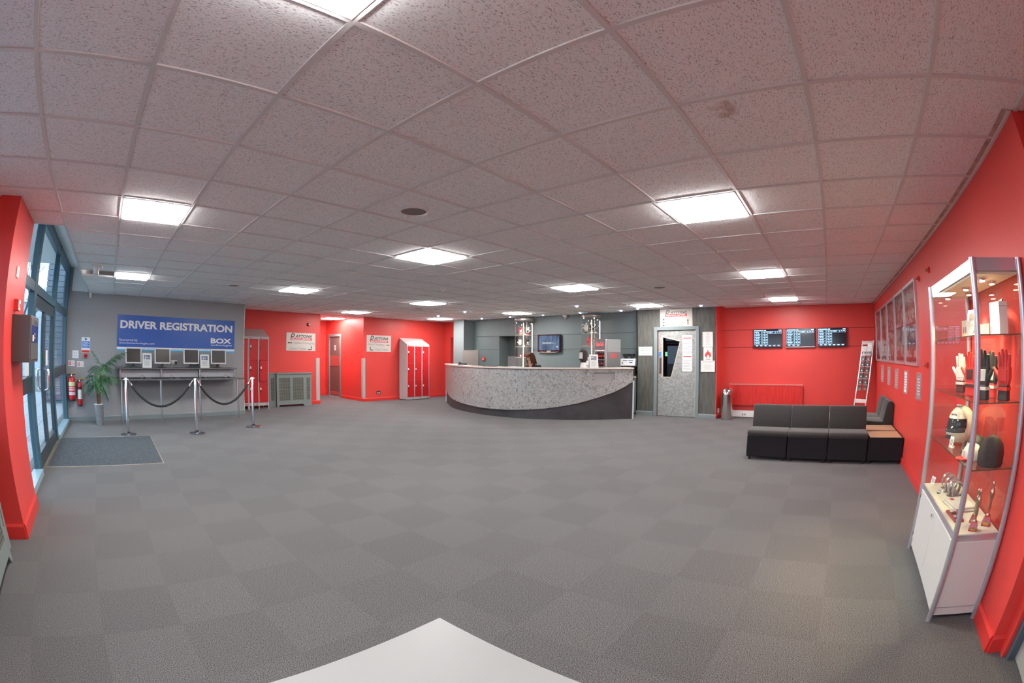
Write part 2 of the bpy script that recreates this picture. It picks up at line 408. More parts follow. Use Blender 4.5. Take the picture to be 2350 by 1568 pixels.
# red recess left of the column
wq = struct('wall_recess')
MB().box(10.05, 10.2, 10.25, 10.6, 0, HT).build('wall_section', RED, wq); MB().box(10.05, 10.2, 9.52, 10.25, 2.0, HT).build('wall_section', RED, wq)
MB().box(10.05, 10.2, 9.52, 9.55, 0, 2.0).build('wall_section', RED, wq)
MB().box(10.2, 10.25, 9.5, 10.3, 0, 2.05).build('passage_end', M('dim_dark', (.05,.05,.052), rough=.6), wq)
wbox('wall_lockers', (6.73, 10.2, 10.52, 10.62, 0, HT), RED)
wk = struct('wall_corridor_right')
MB().box(6.73, 6.85, 10.62, 11.90, 0, HT).build('wall_section', RED, wk); MB().box(6.73, 6.85, 12.78, 13.1, 0, HT).build('wall_section', RED, wk); MB().box(6.73, 6.85, 11.90, 12.78, 2.03, HT).build('wall_section', RED, wk)
wbox('wall_corridor_end', (5.2, 6.85, 13.0, 13.1, 0, HT), RED)
wbox('wall_corridor_left', (5.21, 5.31, 10.72, 13.0, 0, HT), RED)
wbox('wall_ladies', (2.6, 5.31, 10.62, 10.72, 0, HT), RED)
# angled grey registration wall
DA, DB = Vector((-1.72, 8.95)), Vector((2.64, 9.40)); DRZ = math.atan2(DB.y-DA.y, DB.x-DA.x); DL = (DB-DA).length
wv = struct('wall_registration', (DA.x, DA.y, 0), DRZ)
MB().box(-.1, DL, 0, .11, 0, HT).build('wall_body', GREYF, wv)
MB().box(.10, .53, -.006, 0, CE+.02, 2.98).build('white_panel', WHITE, wv)
MB().box(DL-.002, DL+.012, -.012, .122, 0, CE).build('corner_trim', M('scuffed_cream_trim', (.62,.57,.52), rough=.5, var=.25, vscale=20), wv)
MB().box(DL-.14, DL-.002, .11, 1.35, 0, HT).build('return_wall', RED, wv)
def on_reg(s, z=0, out=0.):
    """a point on the registration wall, s metres along it from the window end"""
    d = (DB-DA).normalized(); n = Vector((d.y, -d.x)); p = DA + d*s + n*out; return (p.x, p.y, z)
def reg_s(x): return (x-DA.x)/math.cos(DRZ)
# left side: pillar, low wall with added fill window, glazed entrance
wbox('wall_pillar', (-2.0, -1.572, 2.63, 3.46, 0, CE+.02), RED)
wl_ = struct('wall_left')
MB().box(-2.05, -1.95, -2.62, 2.63, 0, 1.0).build('wall_section', RED, wl_); MB().box(-2.05, -1.95, -2.62, 2.63, 2.3, HT).build('wall_section', RED, wl_)
MB().box(-2.05, -1.95, -2.62, -1.9, 1.0, 2.3).build('wall_section', RED, wl_); MB().box(-2.05, -1.95, 2.3, 2.63, 1.0, 2.3).build('wall_section', RED, wl_)
w2 = struct('fill_window')  # unseen window, added to let in fill daylight near the camera
for y0, y1 in ((-1.9, -1.85), (-.53, -.47), (.87, .93), (2.25, 2.3)): MB().box(-2.03, -1.97, y0, y1, 1.0, 2.3).build('mullion', FRAMEB, w2)
for z0, z1 in ((1.0, 1.05), (2.25, 2.3)): MB().box(-2.028, -1.972, -1.9, 2.3, z0, z1).build('rail', FRAMEB, w2)
for y0, y1 in ((-1.85, -.53), (-.47, .87), (.93, 2.25)): MB().box(-2.004, -1.998, y0, y1, 1.05, 2.25).build('pane', GLASS, w2)
# wall beside and behind the camera, with the door past the display cabinet
wn_ = struct('wall_near')
MB().box(-2.05, .50, -2.62, -2.52, 0, HT).build('wall_section', RED, wn_); MB().box(.50, 1.40, -2.62, -2.52, 2.04, HT).build('wall_section', RED, wn_); MB().box(1.40, 1.60, -2.62, -2.46, 0, HT).build('wall_section', RED, wn_)
d4 = struct('door_4')
MB().box(.53, 1.37, -2.60, -2.55, .005, 2.01).build('leaf', M('pale_grey_door', (.36,.35,.32), rough=.45, var=.06, vscale=4), d4, bev=.002)
for b in ((1.36, 1.44, -2.62, -2.49, 0, 2.08), (.46, .54, -2.62, -2.49, 0, 2.08), (.46, 1.44, -2.62, -2.49, 2.01, 2.08)):
    MB().box(*b).build('frame', M('dark_slate_gloss', (.07,.10,.125), rough=.3), d4, bev=.004)
MB().tube([(.62,-2.55,1.02),(.62,-2.50,1.02),(.74,-2.50,1.02)], .009, 10).build('handle', STEEL, d4)

# skirting boards
skirting('baseboard_right', REDT, [((1.475, -2.364), (10.1, -2.364)), ((1.475, -2.46), (1.475, -2.364))])
skirting('baseboard_door', GREYP, [((9.61, 1.345), (9.61, 1.78)), ((9.61, 2.90), (9.61, 3.349))][::1])
skirting('baseboard_back', REDT, [((10.1, 1.345), (9.60, 1.345)), ((10.1, -2.364), (10.1, 1.345))])
skirting('baseboard_lockers', REDT, [((10.05, 10.52), (6.73, 10.52)), ((6.73, 10.52), (6.73, 11.84))])
skirting('baseboard_ladies', REDT, [((5.31, 10.62), (2.7, 10.62)), ((5.31, 13.0), (5.31, 10.62)), ((6.73, 13.0), (5.31, 13.0))])
skirting('baseboard_registration', GREYP, [(on_reg(DL+.012)[:2], on_reg(.02)[:2]), (on_reg(DL+.012, 0, -.12)[:2], on_reg(DL+.012)[:2])])
skirting('baseboard_pillar', REDT, [((-1.572, 3.46), (-1.572, 2.63)), ((-1.572, 2.63), (-1.95, 2.63))], h=.12)

# ------------------------------------------------------------------ glazed entrance
w1 = struct('window_1')
GX0, GX1 = -1.78, -1.69
for y0, y1 in ((3.46, 3.56), (4.66, 4.84), (6.80, 6.95), (8.80, 8.95)):
    MB().box(GX0, GX1, y0, y1, 0, 2.98).build('mullion', FRAMEB, w1, bev=.004)
for z0, z1 in ((2.82, 2.98), (2.02, 2.13)): MB().box(GX0+.005, GX1-.005, 3.46, 8.95, z0, z1).build('transom', FRAMEB, w1, bev=.003)
for y0, y1 in ((3.56, 4.66), (6.95, 8.80)):
    MB().box(GX0+.01, GX1-.01, y0, y1, .94, 1.10).build('mid_rail', FRAMED, w1, bev=.003); MB().box(GX0-.02, GX1+.04, y0, y1, 0, .07).build('sill', M('daylit_blue_sill', (.30,.42,.48), rough=.3), w1, bev=.003)  # blue of the daylight is put into the sill colour
    for z0, z1 in ((.07, .94), (1.10, 2.02), (2.13, 2.82)): MB().box(-1.738, -1.732, y0, y1, z0, z1).build('pane', GLASS, w1)
MB().box(-1.738, -1.732, 4.84, 6.80, 2.13, 2.82).build('pane', GLASS, w1)
d1 = struct('door_1')
for k, (y0, y1) in enumerate(((4.845, 5.818), (5.822, 6.795))):
    lf = MB().box(-1.76, -1.71, y0, y0+.09, .01, 2.01).box(-1.76, -1.71, y1-.09, y1, .01, 2.01).box(-1.76, -1.71, y0+.09, y1-.09, 1.87, 2.01).box(-1.76, -1.71, y0+.09, y1-.09, .01, .19).build('leaf', FRAMED, d1)
    MB().box(-1.738, -1.732, y0+.09, y1-.09, .19, 1.87).build('pane', GLASS, lf)
    yh = y1-.05 if k == 0 else y0+.05
    MB().tube([(-1.71,yh,.86),(-1.655,yh,.87),(-1.64,yh,.90),(-1.64,yh,1.10),(-1.655,yh,1.13),(-1.71,yh,1.14)], .014, 10).build('pull_handle', CHROME, lf, smooth=50)
    MB().tube([(-1.76,yh,.86),(-1.815,yh,.87),(-1.83,yh,.90),(-1.83,yh,1.10),(-1.815,yh,1.13),(-1.76,yh,1.14)], .014, 10).build('pull_handle', CHROME, lf, smooth=50)
MB().box(-1.755, -1.715, 5.79, 5.85, .01, 2.01).build('brush_seal', BLACK, d1)
MB().box(-1.78, -1.68, 4.84, 6.80, 0, .012).build('threshold', M('brass_threshold', (.40,.34,.24), rough=.4, metal=.7), d1)
# notices stuck on the glass
for lbl, y0, y1, z0, z1, mt, nm in (('white letter notice stuck inside the glass side panel beside the pillar', 4.38, 4.60, 1.11, 1.42, PAPER, 'paper_notice'), ('small white notice stuck on the entrance door leaf next to the tall side panel', 6.15, 6.30, 1.17, 1.38, PAPER, 'paper_notice'), ('narrow green and white push sticker at the entrance door meeting edge', 5.70, 5.75, 1.20, 1.36, M('green_ink', (.02,.35,.08)), 'door_sticker')):
    tag(MB().box(-1.7315, -1.7300, y0, y1, z0, z1).build(nm, mt), lbl, 'notice' if nm == 'paper_notice' else 'sticker')

# ------------------------------------------------------------------ outside
SLAB = M('concrete_paving', (.42,.45,.47), rough=.7, var=.12, vscale=10, world_coords=True)
pav = struct('ground_paving')
MB().box(-5.9, -1.78, -3, 16, -.16, -.06).build('paving_bed', M('joint_sand', (.14,.14,.14), rough=.9), pav)
sm_ = MB().box(.004, .596, .004, .596, -.06, -.02).mesh('paving_slab', bev=.003, seg=1); sm_.materials.append(SLAB)
for a in range(6):
    for b in range(22):
        o = obj('paving_slab', sm_, pav); o.location = (-2.4-.6*a, 2.6+.6*b, 0)
MB().box(-60, 40, -60, 80, -.3, -.16).build('ground_asphalt', M('asphalt', (.16,.165,.17), rough=.95, var=.2, vscale=30), kind='structure')
tag(MB().box(-16, -6.0, 4, 21, -.16, -.02).build('grass', M('lawn', (.12,.17,.05), rough=1, var=.5, vscale=40), kind='stuff'), 'green lawn beyond the paved path outside the glass', 'grass')
def clad_building(name, label, loc, w, d, h, boards, mat, wins):
    t = thing(name, label, 'building', loc)
    MB().box(0, w, 0, d, 0, h).build('wall', mat, t)
    for k in range(boards):
        z = h*(k+.5)/boards; MB().box(-.02, w+.02, -.03, 0, z-h/boards*.44, z+h/boards*.44).build('cladding_board', mat, t)
    MB().box(-.15, w+.15, -.2, d+.1, h, h+.16).build('roof_edge', M('white_fascia', (.75,.78,.80), rough=.4), t)
    for (x0, x1, z0, z1) in wins:
        f = MB().box(x0, x1, -.07, -.031, z0, z1).build('window', WHITE, t)
        MB().box(x0+.06, x1-.06, -.075, -.069, z0+.06, z1-.06).build('pane', M('dark_glazing', (.12,.16,.20), rough=.1), f)
    return t
clad_building('warehouse', 'low pale grey warehouse with white roof edge across the road outside', (-20, 27, -.16), 19.5, 6, 3.9, 10, M('pale_cladding', (.50,.58,.64), rough=.5), [(6+2.2*k, 7.4+2.2*k, 1.2, 2.4) for k in range(6)])
clad_building('clad_wing', 'dark blue grey clad wing standing beside the glass entrance outside', (-2.85, 12.5, -.1), .95, 6, 4.4, 30, M('slate_cladding', (.14,.18,.22), rough=.5), [])
cn_ = thing('entrance_canopy', 'entrance canopy outside with white soffit and name board along its edge', 'canopy', (-1.8, 3.0, 0))
MB().box(-1.3, 0, 0, 6.2, 3.06, 3.2).build('soffit', WHITE, cn_)
nb = MB().box(-1.36, -1.3, 0, 6.2, 2.62, 3.2).build('name_board', M('grey_name_board', (.30,.33,.35), rough=.5), cn_)
for sx, z, hh, w in (('DAYTONA', 2.98, .22, 3.0), ('MANCHESTER', 2.74, .12, 3.0)):
    o = text(sx, 'lettering', WHITE, nb, 0, 0, w, hh); o.rotation_euler = (0, 0, R(90)); o.location = (-1.295, 4.2, z)
def bare_tree(loc, h, label):
    t = thing('bare_tree', label, 'tree', loc, 0, None); m = MB(); rnd = random.Random(5)
    def br(p, d, L_, r, k):
        q = p + d*L_; m.tube([p, p+d*L_*.5+Vector((rnd.uniform(-1,1), rnd.uniform(-1,1), 0))*L_*.05, q], [r, r*.85, r*.65], 6)
        if k == 0: return
        for _ in range(3):
            e = (d + Vector((rnd.uniform(-1,1), rnd.uniform(-1,1), rnd.uniform(-.2,.7)))*.75).normalized(); br(q-d*L_*rnd.uniform(0,.35), e, L_*rnd.uniform(.6,.8), r*.55, k-1)
    br(Vector((0,0,0)), Vector((0,0,1)), h*.32, h*.018, 5)
    m.build('branches', M('bark', (.10,.085,.075), rough=.9), t)
bare_tree((-6.0, 22.5, -.16), 7.5, 'bare leafless tree outside beyond the glass entrance doors')

# ------------------------------------------------------------------ things at the left pillar
pb = thing('cash_box', 'charcoal metal wall box with lock and dark blue printed panel on red pillar', 'wall box', (-1.572, 3.16, 1.30), R(90))
MB().box(-.225, .225, -.20, 0, 0, .365).build('body', M('charcoal_metal', (.075,.066,.062), rough=.4), pb, bev=.004)
MB().box(-.20, .20, -.206, -.2, .02, .345).build('door', M('charcoal_metal_door', (.085,.078,.074), rough=.4), pb, bev=.002)
sc = MB().box(-.17, .17, -.2085, -.206, .155, .29).build('printed_panel', ramp_mat('dark_blue_print', [(0,(.01,.012,.05)),(.55,(.02,.03,.14)),(.72,(.015,.015,.02))], rough=.25, scale=6), pb)
for x, z, w, h in ((-.13,.165,.07,.05),(-.02,.215,.03,.018),(-.02,.185,.03,.018)): MB().box(x, x+w, -.2095, -.2085, z, z+h).build('printed_mark', M('cream_ink', (.7,.5,.3)), sc)
MB().cyl((.02,-.206,.318), (.02,-.222,.318), .011, 12).build('lock', CHROME, pb)
a = thing('wall_switch', 'white light switch plate high on the red pillar', 'switch', (-1.572, 2.99, 1.995), R(90))
MB().box(-.043, .043, -.012, 0, -.043, .043).build('plate', WHITEP, a, bev=.003); MB().box(-.012, .012, -.018, -.012, -.02, .02).build('rocker', WHITEP, a, bev=.002)
a = thing('door_release', 'red and white door release unit on red pillar above the charcoal box', 'call point', (-1.572, 3.02, 1.74), R(90))
MB().box(-.045, .045, -.05, 0, -.045, .045).build('back_box', REDT, a, bev=.004); MB().box(-.038, .038, -.056, -.05, -.04, .04).build('front_plate', WHITEP, a, bev=.002); MB().box(-.014, .014, -.062, -.056, -.02, .012).build('button', INKG, a, bev=.002)

def perforated(name, a, b, scale):
    m = bpy.data.materials.new(name); m.use_nodes = True; N, L = nodes_of(m); p = N['Principled BSDF']; p.inputs['Roughness'].default_value = .5
    t = N.new('ShaderNodeTexCoord'); mp = N.new('ShaderNodeMapping'); mp.inputs['Rotation'].default_value = (0, R(45), 0); L.new(t.outputs['Object'], mp.inputs['Vector'])
    c = N.new('ShaderNodeTexChecker'); c.inputs['Scale'].default_value = scale; c.inputs['Color1'].default_value = (*a,1); c.inputs['Color2'].default_value = (*b,1); L.new(mp.outputs['Vector'], c.inputs['Vector']); L.new(c.outputs['Color'], p.inputs['Base Color']); return m
GRILLE = perforated('diamond_grille', (.19,.19,.16), (.03,.035,.025), 46)
def radiator_cover(label, loc, rz, w, h, d, brk, npan):
    """breakfront radiator cover: side wings with a deeper middle section"""
    t = thing('radiator_cover', label, 'radiator cover', loc, rz)
    x0 = -w/2; ww = brk
    secs = [(x0, x0+ww, d*.8, 1), (x0+ww, w/2-ww, d, npan), (w/2-ww, w/2, d*.8, 1)]
    for (a, b, dd, n) in secs:
        fr = MB(); st = .045 if n == 1 else .07
        W_ = (b-a-st*(n+1))/n
        for k in range(n): xa = a+st+k*(W_+st); fr.box(xa, xa+W_, -dd, -dd+.018, h-.13, h-.025); fr.box(xa, xa+W_, -dd, -dd+.018, .075, .17)
        for k in range(n+1): fr.box(a+k*(W_+st), a+k*(W_+st)+st, -dd, -dd+.018, .075, h-.025)
        f = fr.build('front_frame', GREYG, t)
        for k in range(n): MB().box(a+st+k*(W_+st), a+st+k*(W_+st)+W_, -dd+.006, -dd+.01, .17, h-.13).build('grille', GRILLE, f)
        MB().prism([(a, .0), (a+.05, 0), (a+.09, .06), (b-.09 if n > 1 or True else b, .06), (b-.05, 0), (b, 0), (b, .075), (a, .075)] if n > 1 else [(a,0),(b,0),(b,.075),(a,.075)], -dd, -dd+.018, 'y').build('plinth', GREYG, t)
        MB().box(a-.012, b+.012, -dd-.02, 0, h-.025, h).build('top_board', GREYG, t, bev=.003)
    for x in (x0, w/2-.018): MB().box(x, x+.018, -d*.8+.018, 0, 0, h-.025).build('side_panel', GREYG, t)
    return t
radiator_cover('grey radiator cover with diamond grilles between red lockers and ladies sign corner', (4.29, 10.60, 0), 0, 1.27, .89, .30, .20, 2)
radiator_cover('grey radiator cover with diamond grilles next to the big red pillar', (-1.95, 1.57, 0), R(90), 1.80, .86, .29, .25, 3)

# ------------------------------------------------------------------ entrance mat
mt = thing('entrance_mat', 'dark ribbed entrance mat with pale metal edging in front of glass doors', 'mat', (-1.66, 5.03, 0))
MB().box(.012, 1.74, .012, 2.06, 0, .006).build('matting', ramp_mat('ribbed_black_mat', [(.3,(.022,.028,.034)),(.7,(.085,.10,.115))], rough=.95, scale=90, detail=2, stretch=(1,.4,1)), mt)
for b in ((0,1.755,0,.012),(0,1.755,2.06,2.072),(1.743,1.755,.012,2.06)): MB().box(*b, 0, .008).build('edging', M('pale_edging', (.62,.56,.50), rough=.35, metal=.5), mt)

# ------------------------------------------------------------------ registration wall: signs, extinguishers
def wall_thing(name, label, cat, s, z, group=None, out=0.): return thing(name, label, cat, on_reg(s, z, out), DRZ, group)
sg = wall_thing('registration_sign', 'long blue driver registration sign with white lettering on grey wall', 'sign', 2.69, 1.395)
SW, SH = 2.89, .715
MB().box(-SW/2, SW/2, -.012, 0, 0, SH).build('board', M('royal_blue_print', (.012,.095,.40), rough=.35), sg)
def sgt(s, fx0, fx1, fz0, fz1, **k): return text(s, 'lettering', WHITE, sg, -SW/2+SW*(fx0+fx1)/2, SH*(1-(fz0+fz1)/2), SW*(fx1-fx0), SH*(fz1-fz0), y=-.012, **k)
sgt('DRIVER REGISTRATION', .025, .978, .15, .375, off=.034)
sgt('Sponsored by:', .02, .172, .665, .745); sgt('www.boxtechnologies.com', .02, .312, .755, .825)
sgt('BOX', .79, .972, .565, .725, off=.035); sgt('technologies', .79, .978, .745, .815)
MB().box(-SW/2, SW/2, -.0135, -.012, SH*.045, SH*.105).build('white_band', WHITE, sg); MB().box(-SW/2, SW/2, -.0135, -.012, 0, SH*.045).build('light_blue_band', M('light_blue_print', (.06,.42,.72), rough=.4), sg)
for s, fx0, fx1 in (('T H E   R E T A', .19, .315), ('M O B I L E', .46, .56), ('C O M P A', .725, .80)): text(s, 'lettering', BLUEINK, sg, -SW/2+SW*(fx0+fx1)/2, SH*.076, SW*(fx1-fx0), SH*.032, y=-.0135)

nt = wall_thing('fire_action_notice', 'tall blue and white fire action notice with red foot on grey wall', 'notice', reg_s(-1.222), 1.333)
MB().box(-.103, .103, -.004, 0, 0, .30).build('sheet', PAPER, nt); MB().box(-.095, .095, -.005, -.004, .09, .225).build('blue_field', M('sign_blue', (.03,.20,.62)), nt); MB().box(-.095, .095, -.005, -.004, .006, .05).build('red_field', REDINK, nt)
MB().at((0,-.004,.262), rx=R(90)).lathe([(.026,0),(.026,.001)], 20).build('blue_disc', M('sign_blue', (.03,.20,.62)), nt)
for k in range(5): MB().box(-.08, .05+.03*(k % 2), -.0056, -.005, .105+.023*k, .113+.023*k).build('text_line', PAPER, nt)
ap = wall_thing('evacuation_plan', 'small white sheet with four faint drawings left of the red call point', 'notice', reg_s(-1.466), 1.226)
MB().box(-.075, .075, -.003, 0, 0, .148).build('sheet', PAPER, ap)
for x in (-.035, .015):
    for z in (.03, .085): MB().box(x, x+.022, -.0036, -.003, z, z+.03).build('drawing', M('faint_ink', (.5,.55,.62)), ap)
cp = wall_thing('fire_call_point', 'square red fire alarm call point below the blue notice on grey wall', 'call point', reg_s(-1.221), 1.23)
MB().box(-.045, .045, -.045, 0, 0, .088).build('case', REDT, cp, bev=.004); MB().box(-.03, .03, -.047, -.045, .022, .066).build('front_plate', BLACK, cp)
for X0, X1, z0, which in ((-1.645, -1.487, 1.072, 'larger'), (-1.434, -1.266, 1.058, 'smaller')):
    e = wall_thing('extinguisher_sign', 'red and white pictogram sign above the %s fire extinguisher' % which, 'sign', reg_s((X0+X1)/2), z0)
    MB().box(-.08, .08, -.003, 0, 0, .106).build('sheet', PAPER, e)
    MB().box(-.066, -.006, -.004, -.003, .018, .088).build('red_square', REDINK, e); MB().box(-.045, -.027, -.0048, -.004, .026, .066).box(-.05, -.02, -.0048, -.004, .066, .078).build('pictogram', PAPER, e)
    for k in range(3): MB().box(.006, .07, -.004, -.003, .03+.02*k, .036+.02*k).build('text_line', REDINK, e)
EXR = M('extinguisher_red', (.60,.012,.018), rough=.22, spec=.6)
def extinguisher(label, s, z, r, h, hose, bandcol):
    t = wall_thing('fire_extinguisher', label, 'fire extinguisher', s, z, out=r+.02)
    MB().lathe([(r*.9,0),(r,.012),(r,h-r*.7),(r*.85,h-r*.3),(r*.5,h-.01),(r*.3,h)], 24).build('cylinder', EXR, t, smooth=40)
    MB().lathe([(r*.96,-.012),(r*1.02,.0),(r*1.02,.022)], 24).build('foot_ring', BLACK, t, smooth=40)
    MB().lathe([(r*.28,h),(r*.28,h+.03),(r*.2,h+.045)], 12).build('valve', CHROME, t, smooth=40)
    MB().prism([(-.015,h+.035),(.10,h+.075),(.10,h+.09),(-.02,h+.055)], -.012, .012, 'y').build('carry_handle', M('yellow_handle', (.55,.40,.05), rough=.5), t)
    MB().prism([(-.015,h+.02),(.09,h+.035),(.09,h+.045),(-.015,h+.035)], -.012, .012, 'y').build('trigger', BLACK, t)
    MB().at((0,0,0), rz=0).tube(hose, .011, 8).build('hose', BLACK, t, smooth=60)
    n = 14; v = []
    lb = MB()
    for (za, zb, mi) in bandcol:
        for k in range(n):
            a0 = PI*(1.12+.76*k/n); a1 = PI*(1.12+.76*(k+1)/n); rr = r+.001
            lb.m = mi; lb.quad((rr*math.cos(a0), rr*math.sin(a0), za), (rr*math.cos(a1), rr*math.sin(a1), za), (rr*math.cos(a1), rr*math.sin(a1), zb), (rr*math.cos(a0), rr*math.sin(a0), zb))
    lb.build('label', [PAPER, M('cream_label', (.72,.62,.36), rough=.5), M('white_text_band', (.72,.50,.50), rough=.5), BLACK], t)
    MB().box(-.02, .02, r-.005, r+.02, h*.6, h*.75).build('bracket', STEEL, t)
    return t
extinguisher('large red fire extinguisher with cream label band and side hose hung on grey wall', reg_s(-1.565), .425, .082, .455, [(-.02,0,.49),(-.09,-.01,.49),(-.125,-.02,.43),(-.13,-.02,.25),(-.11,-.02,.07),(-.095,-.01,.02)], [(.27,.35,1),(.23,.25,2),(.185,.215,2),(.10,.165,2)])
extinguisher('slim red fire extinguisher with black horn hung on grey wall near the palm', reg_s(-1.38), .315, .055, .46, [(-.02,0,.49),(-.05,-.01,.48),(-.075,-.02,.43),(-.08,-.02,.25),(-.08,-.02,.16)], [(.33,.36,3),(.13,.31,0)])
ac = wall_thing('motion_sensor', 'small white motion sensor at top of grey wall below the ceiling', 'sensor', reg_s(-1.165), 2.40)
MB().box(-.028, .028, -.05, 0, 0, .10).build('case', WHITEP, ac, bev=.006); MB().box(-.02, .02, -.054, -.05, .015, .05).build('lens', M('pale_lens', (.6,.6,.55), rough=.2), ac, bev=.002)
so = wall_thing('wall_socket', 'white double wall socket with white plug and black adaptor behind the screens', 'socket', reg_s(.895), 1.135)
MB().box(-.072, .072, -.012, 0, 0, .086).build('plate', WHITEP, so, bev=.003); MB().box(-.058, -.008, -.05, -.012, .018, .06).build('plug', WHITEP, so, bev=.004); MB().box(.015, .055, -.06, -.012, .0, .06).build('adaptor', BLACK, so, bev=.004)
MB().tube([(-.033,-.05,.02),(-.035,-.06,-.02),(-.06,-.05,-.055),(-.12,-.04,-.075)], .004, 6).build('cable', WHITEP, so)

# ------------------------------------------------------------------ registration desk
TOPM = M('speckled_dark_laminate', (.11,.115,.12), rough=.4, var=.4, vscale=120)
LEGM = M('bright_tube_steel', (.72,.74,.76), rough=.16, metal=1)
rd = wall_thing('registration_desk', 'two level dark registration desk on chrome legs against grey wall', 'desk', 2.68, 0)
LX = (1.283-2.68, 2.17-2.68, 3.07-2.68, 3.98-2.68)
MB().box(-1.445, 1.44, -.67, -.002, .835, .862).build('lower_top', TOPM, rd, bev=.003)
MB().box(-1.46, 1.355, -.44, -.002, 1.045, 1.068).build('upper_shelf', TOPM, rd, bev=.003)
for x in LX: MB().cyl((x,-.62,0), (x,-.62,.835), .025, 16).build('leg', LEGM, rd, smooth=50); MB().box(x-.02, x+.02, -.20, 0, .80, .835).build('wall_bracket', DARKG, rd)
for x in (-1.40, -.45, .46, 1.33): MB().cyl((x,-.40,.862), (x,-.40,1.045), .018, 12).build('shelf_post', LEGM, rd, smooth=50)
for a, b in ((-1.39,-.46),(-.44,.45),(.47,1.32)): MB().box(a, b, -.30, -.285, .875, 1.035).build('back_panel', M('silver_panel', (.36,.37,.39), rough=.35), rd)
for k in range(6): MB().box(-1.1+.45*k, -1.06+.45*k, -.44, -.40, 1.03, 1.046).build('bracket', BLACK, rd)
def monitor(s, label):
    t = wall_thing('computer_monitor', label, 'monitor', s, 1.068, 'monitors on the registration desk', out=.30)
    MB().lathe([(.105,0),(.10,.012),(.03,.018)], 24).build('base', BLACK, t, smooth=40)
    MB().box(-.03, .03, .0, .03, .015, .18).build('neck', BLACK, t)
    t2 = MB().at((0,-.02,.235), rx=R(-4)).box(-.185, .185, -.02, .025, -.155, .155).build('case', M('silver_bezel', (.62,.62,.62), rough=.4), t, bev=.006)
    MB().at((0,-.02,.235), rx=R(-4)).box(-.16, .16, -.023, -.02, -.128, .134).build('screen', M('dark_screen', (.018,.017,.016), rough=.22, spec=.5), t)
    MB().box(-.10, .10, .0, .05, .14, .32).build('rear_cover', BLACK, t, bev=.01)
    return t
for k, s in enumerate((1.60, 2.275, 2.955, 3.615)): monitor(s, ('silver framed dark computer monitor beside the palm end of the upper shelf', 'silver framed dark computer monitor just left of the wall socket', 'silver framed dark computer monitor just right of the wall socket', 'silver framed dark computer monitor at the locker end of the upper shelf')[k])
for s, lb_ in ((1.905, 'white leaflet in clear stand between the two monitors on the palm side'), (3.265, 'white leaflet in clear stand between the two monitors on the locker side')):
    t = wall_thing('leaflet_stand', lb_, 'leaflet stand', s, 1.068, 'leaflet stands on the upper shelf', out=.40)
    MB().at((0,0,0), rx=R(-8)).box(-.108, .108, -.004, 0, 0, .285).build('leaflet', PAPER, t); MB().at((0,0,0), rx=R(-8)).box(-.075, .075, -.005, -.004, .165, .25).build('photo', ramp_mat('event_photo', [(.0,(.1,.1,.3)),(.4,(.6,.25,.1)),(.6,(.7,.6,.5)),(.8,(.12,.3,.5))], scale=40, kind='voronoi'), t)
    MB().at((0,0,0), rx=R(-8)).box(-.112, .112, -.0065, -.0055, 0, .29).build('acrylic_front', ACRYL, t); MB().box(-.112, .112, 0, .09, 0, .003).build('foot', ACRYL, t)
    for k in range(5): MB().at((0,0,0), rx=R(-8)).box(-.07, .07-.02*(k % 2), -.0048, -.004, .05+.02*k, .056+.02*k).build('text_line', INKG, t)
for k, s in enumerate((1.52, 2.20, 2.88, 3.50)):
    e = ('palm end', 'second place from the palm', 'second place from the lockers', 'locker end')[k]
    t = wall_thing('keyboard', 'black computer keyboard on the lower desk top, %s' % e, 'keyboard', s, .862, 'keyboards on the lower desk top', out=.50)
    MB().box(-.21, .21, -.07, .07, 0, .018).build('base', BLACK, t, bev=.004)
    ks = MB()
    for r_ in range(5):
        for c in range(15): ks.box(-.2+.0267*c, -.178+.0267*c, -.06+.025*r_, -.039+.025*r_, .018, .026)
    ks.build('keys', DARKG, t, kind='stuff')
    t = wall_thing('computer_mouse', 'black computer mouse on the lower desk top, %s' % e, 'mouse', s+.30, .862, 'mice on the lower desk top', out=.52)
    MB().ball((0,0,.008), .032, .052, .026, 14, 8).build('body', BLACK, t, smooth=80); MB().tube([(0,.05,.015),(.02,.12,.03),(-.03,.18,.06),(-.06,.2,.02)], .003, 6).build('cable', BLACK, t)

# ------------------------------------------------------------------ rope barrier
def rope_post(loc, label, rz):
    t = thing('rope_post', label, 'barrier post', loc, rz, 'chrome barrier posts')
    MB().lathe([(.155,0),(.157,.012),(.145,.022),(.06,.032),(.045,.036)], 32).build('base', CHROME, t, smooth=40)
    MB().lathe([(.034,.034),(.034,.06)], 16).build('collar', BLACK, t, smooth=40)
    MB().lathe([(.027,.05),(.027,.945),(.024,.955)], 20).build('pole', LEGM, t, smooth=40)
    MB().cyl((-.045,0,.925), (.045,0,.925), .008, 10).build('hook_bar', CHROME, t, smooth=40)
    return t
PP = [Vector((-.316,7.282,0)), Vector((1.005,7.135,0)), Vector((2.248,7.49,0))]
for p, l_ in zip(PP, ('chrome rope barrier post beside the corner of the black mat', 'chrome rope barrier post joining both black ropes', 'chrome rope barrier post in front of the red lockers')): rope_post(p, l_, 0)
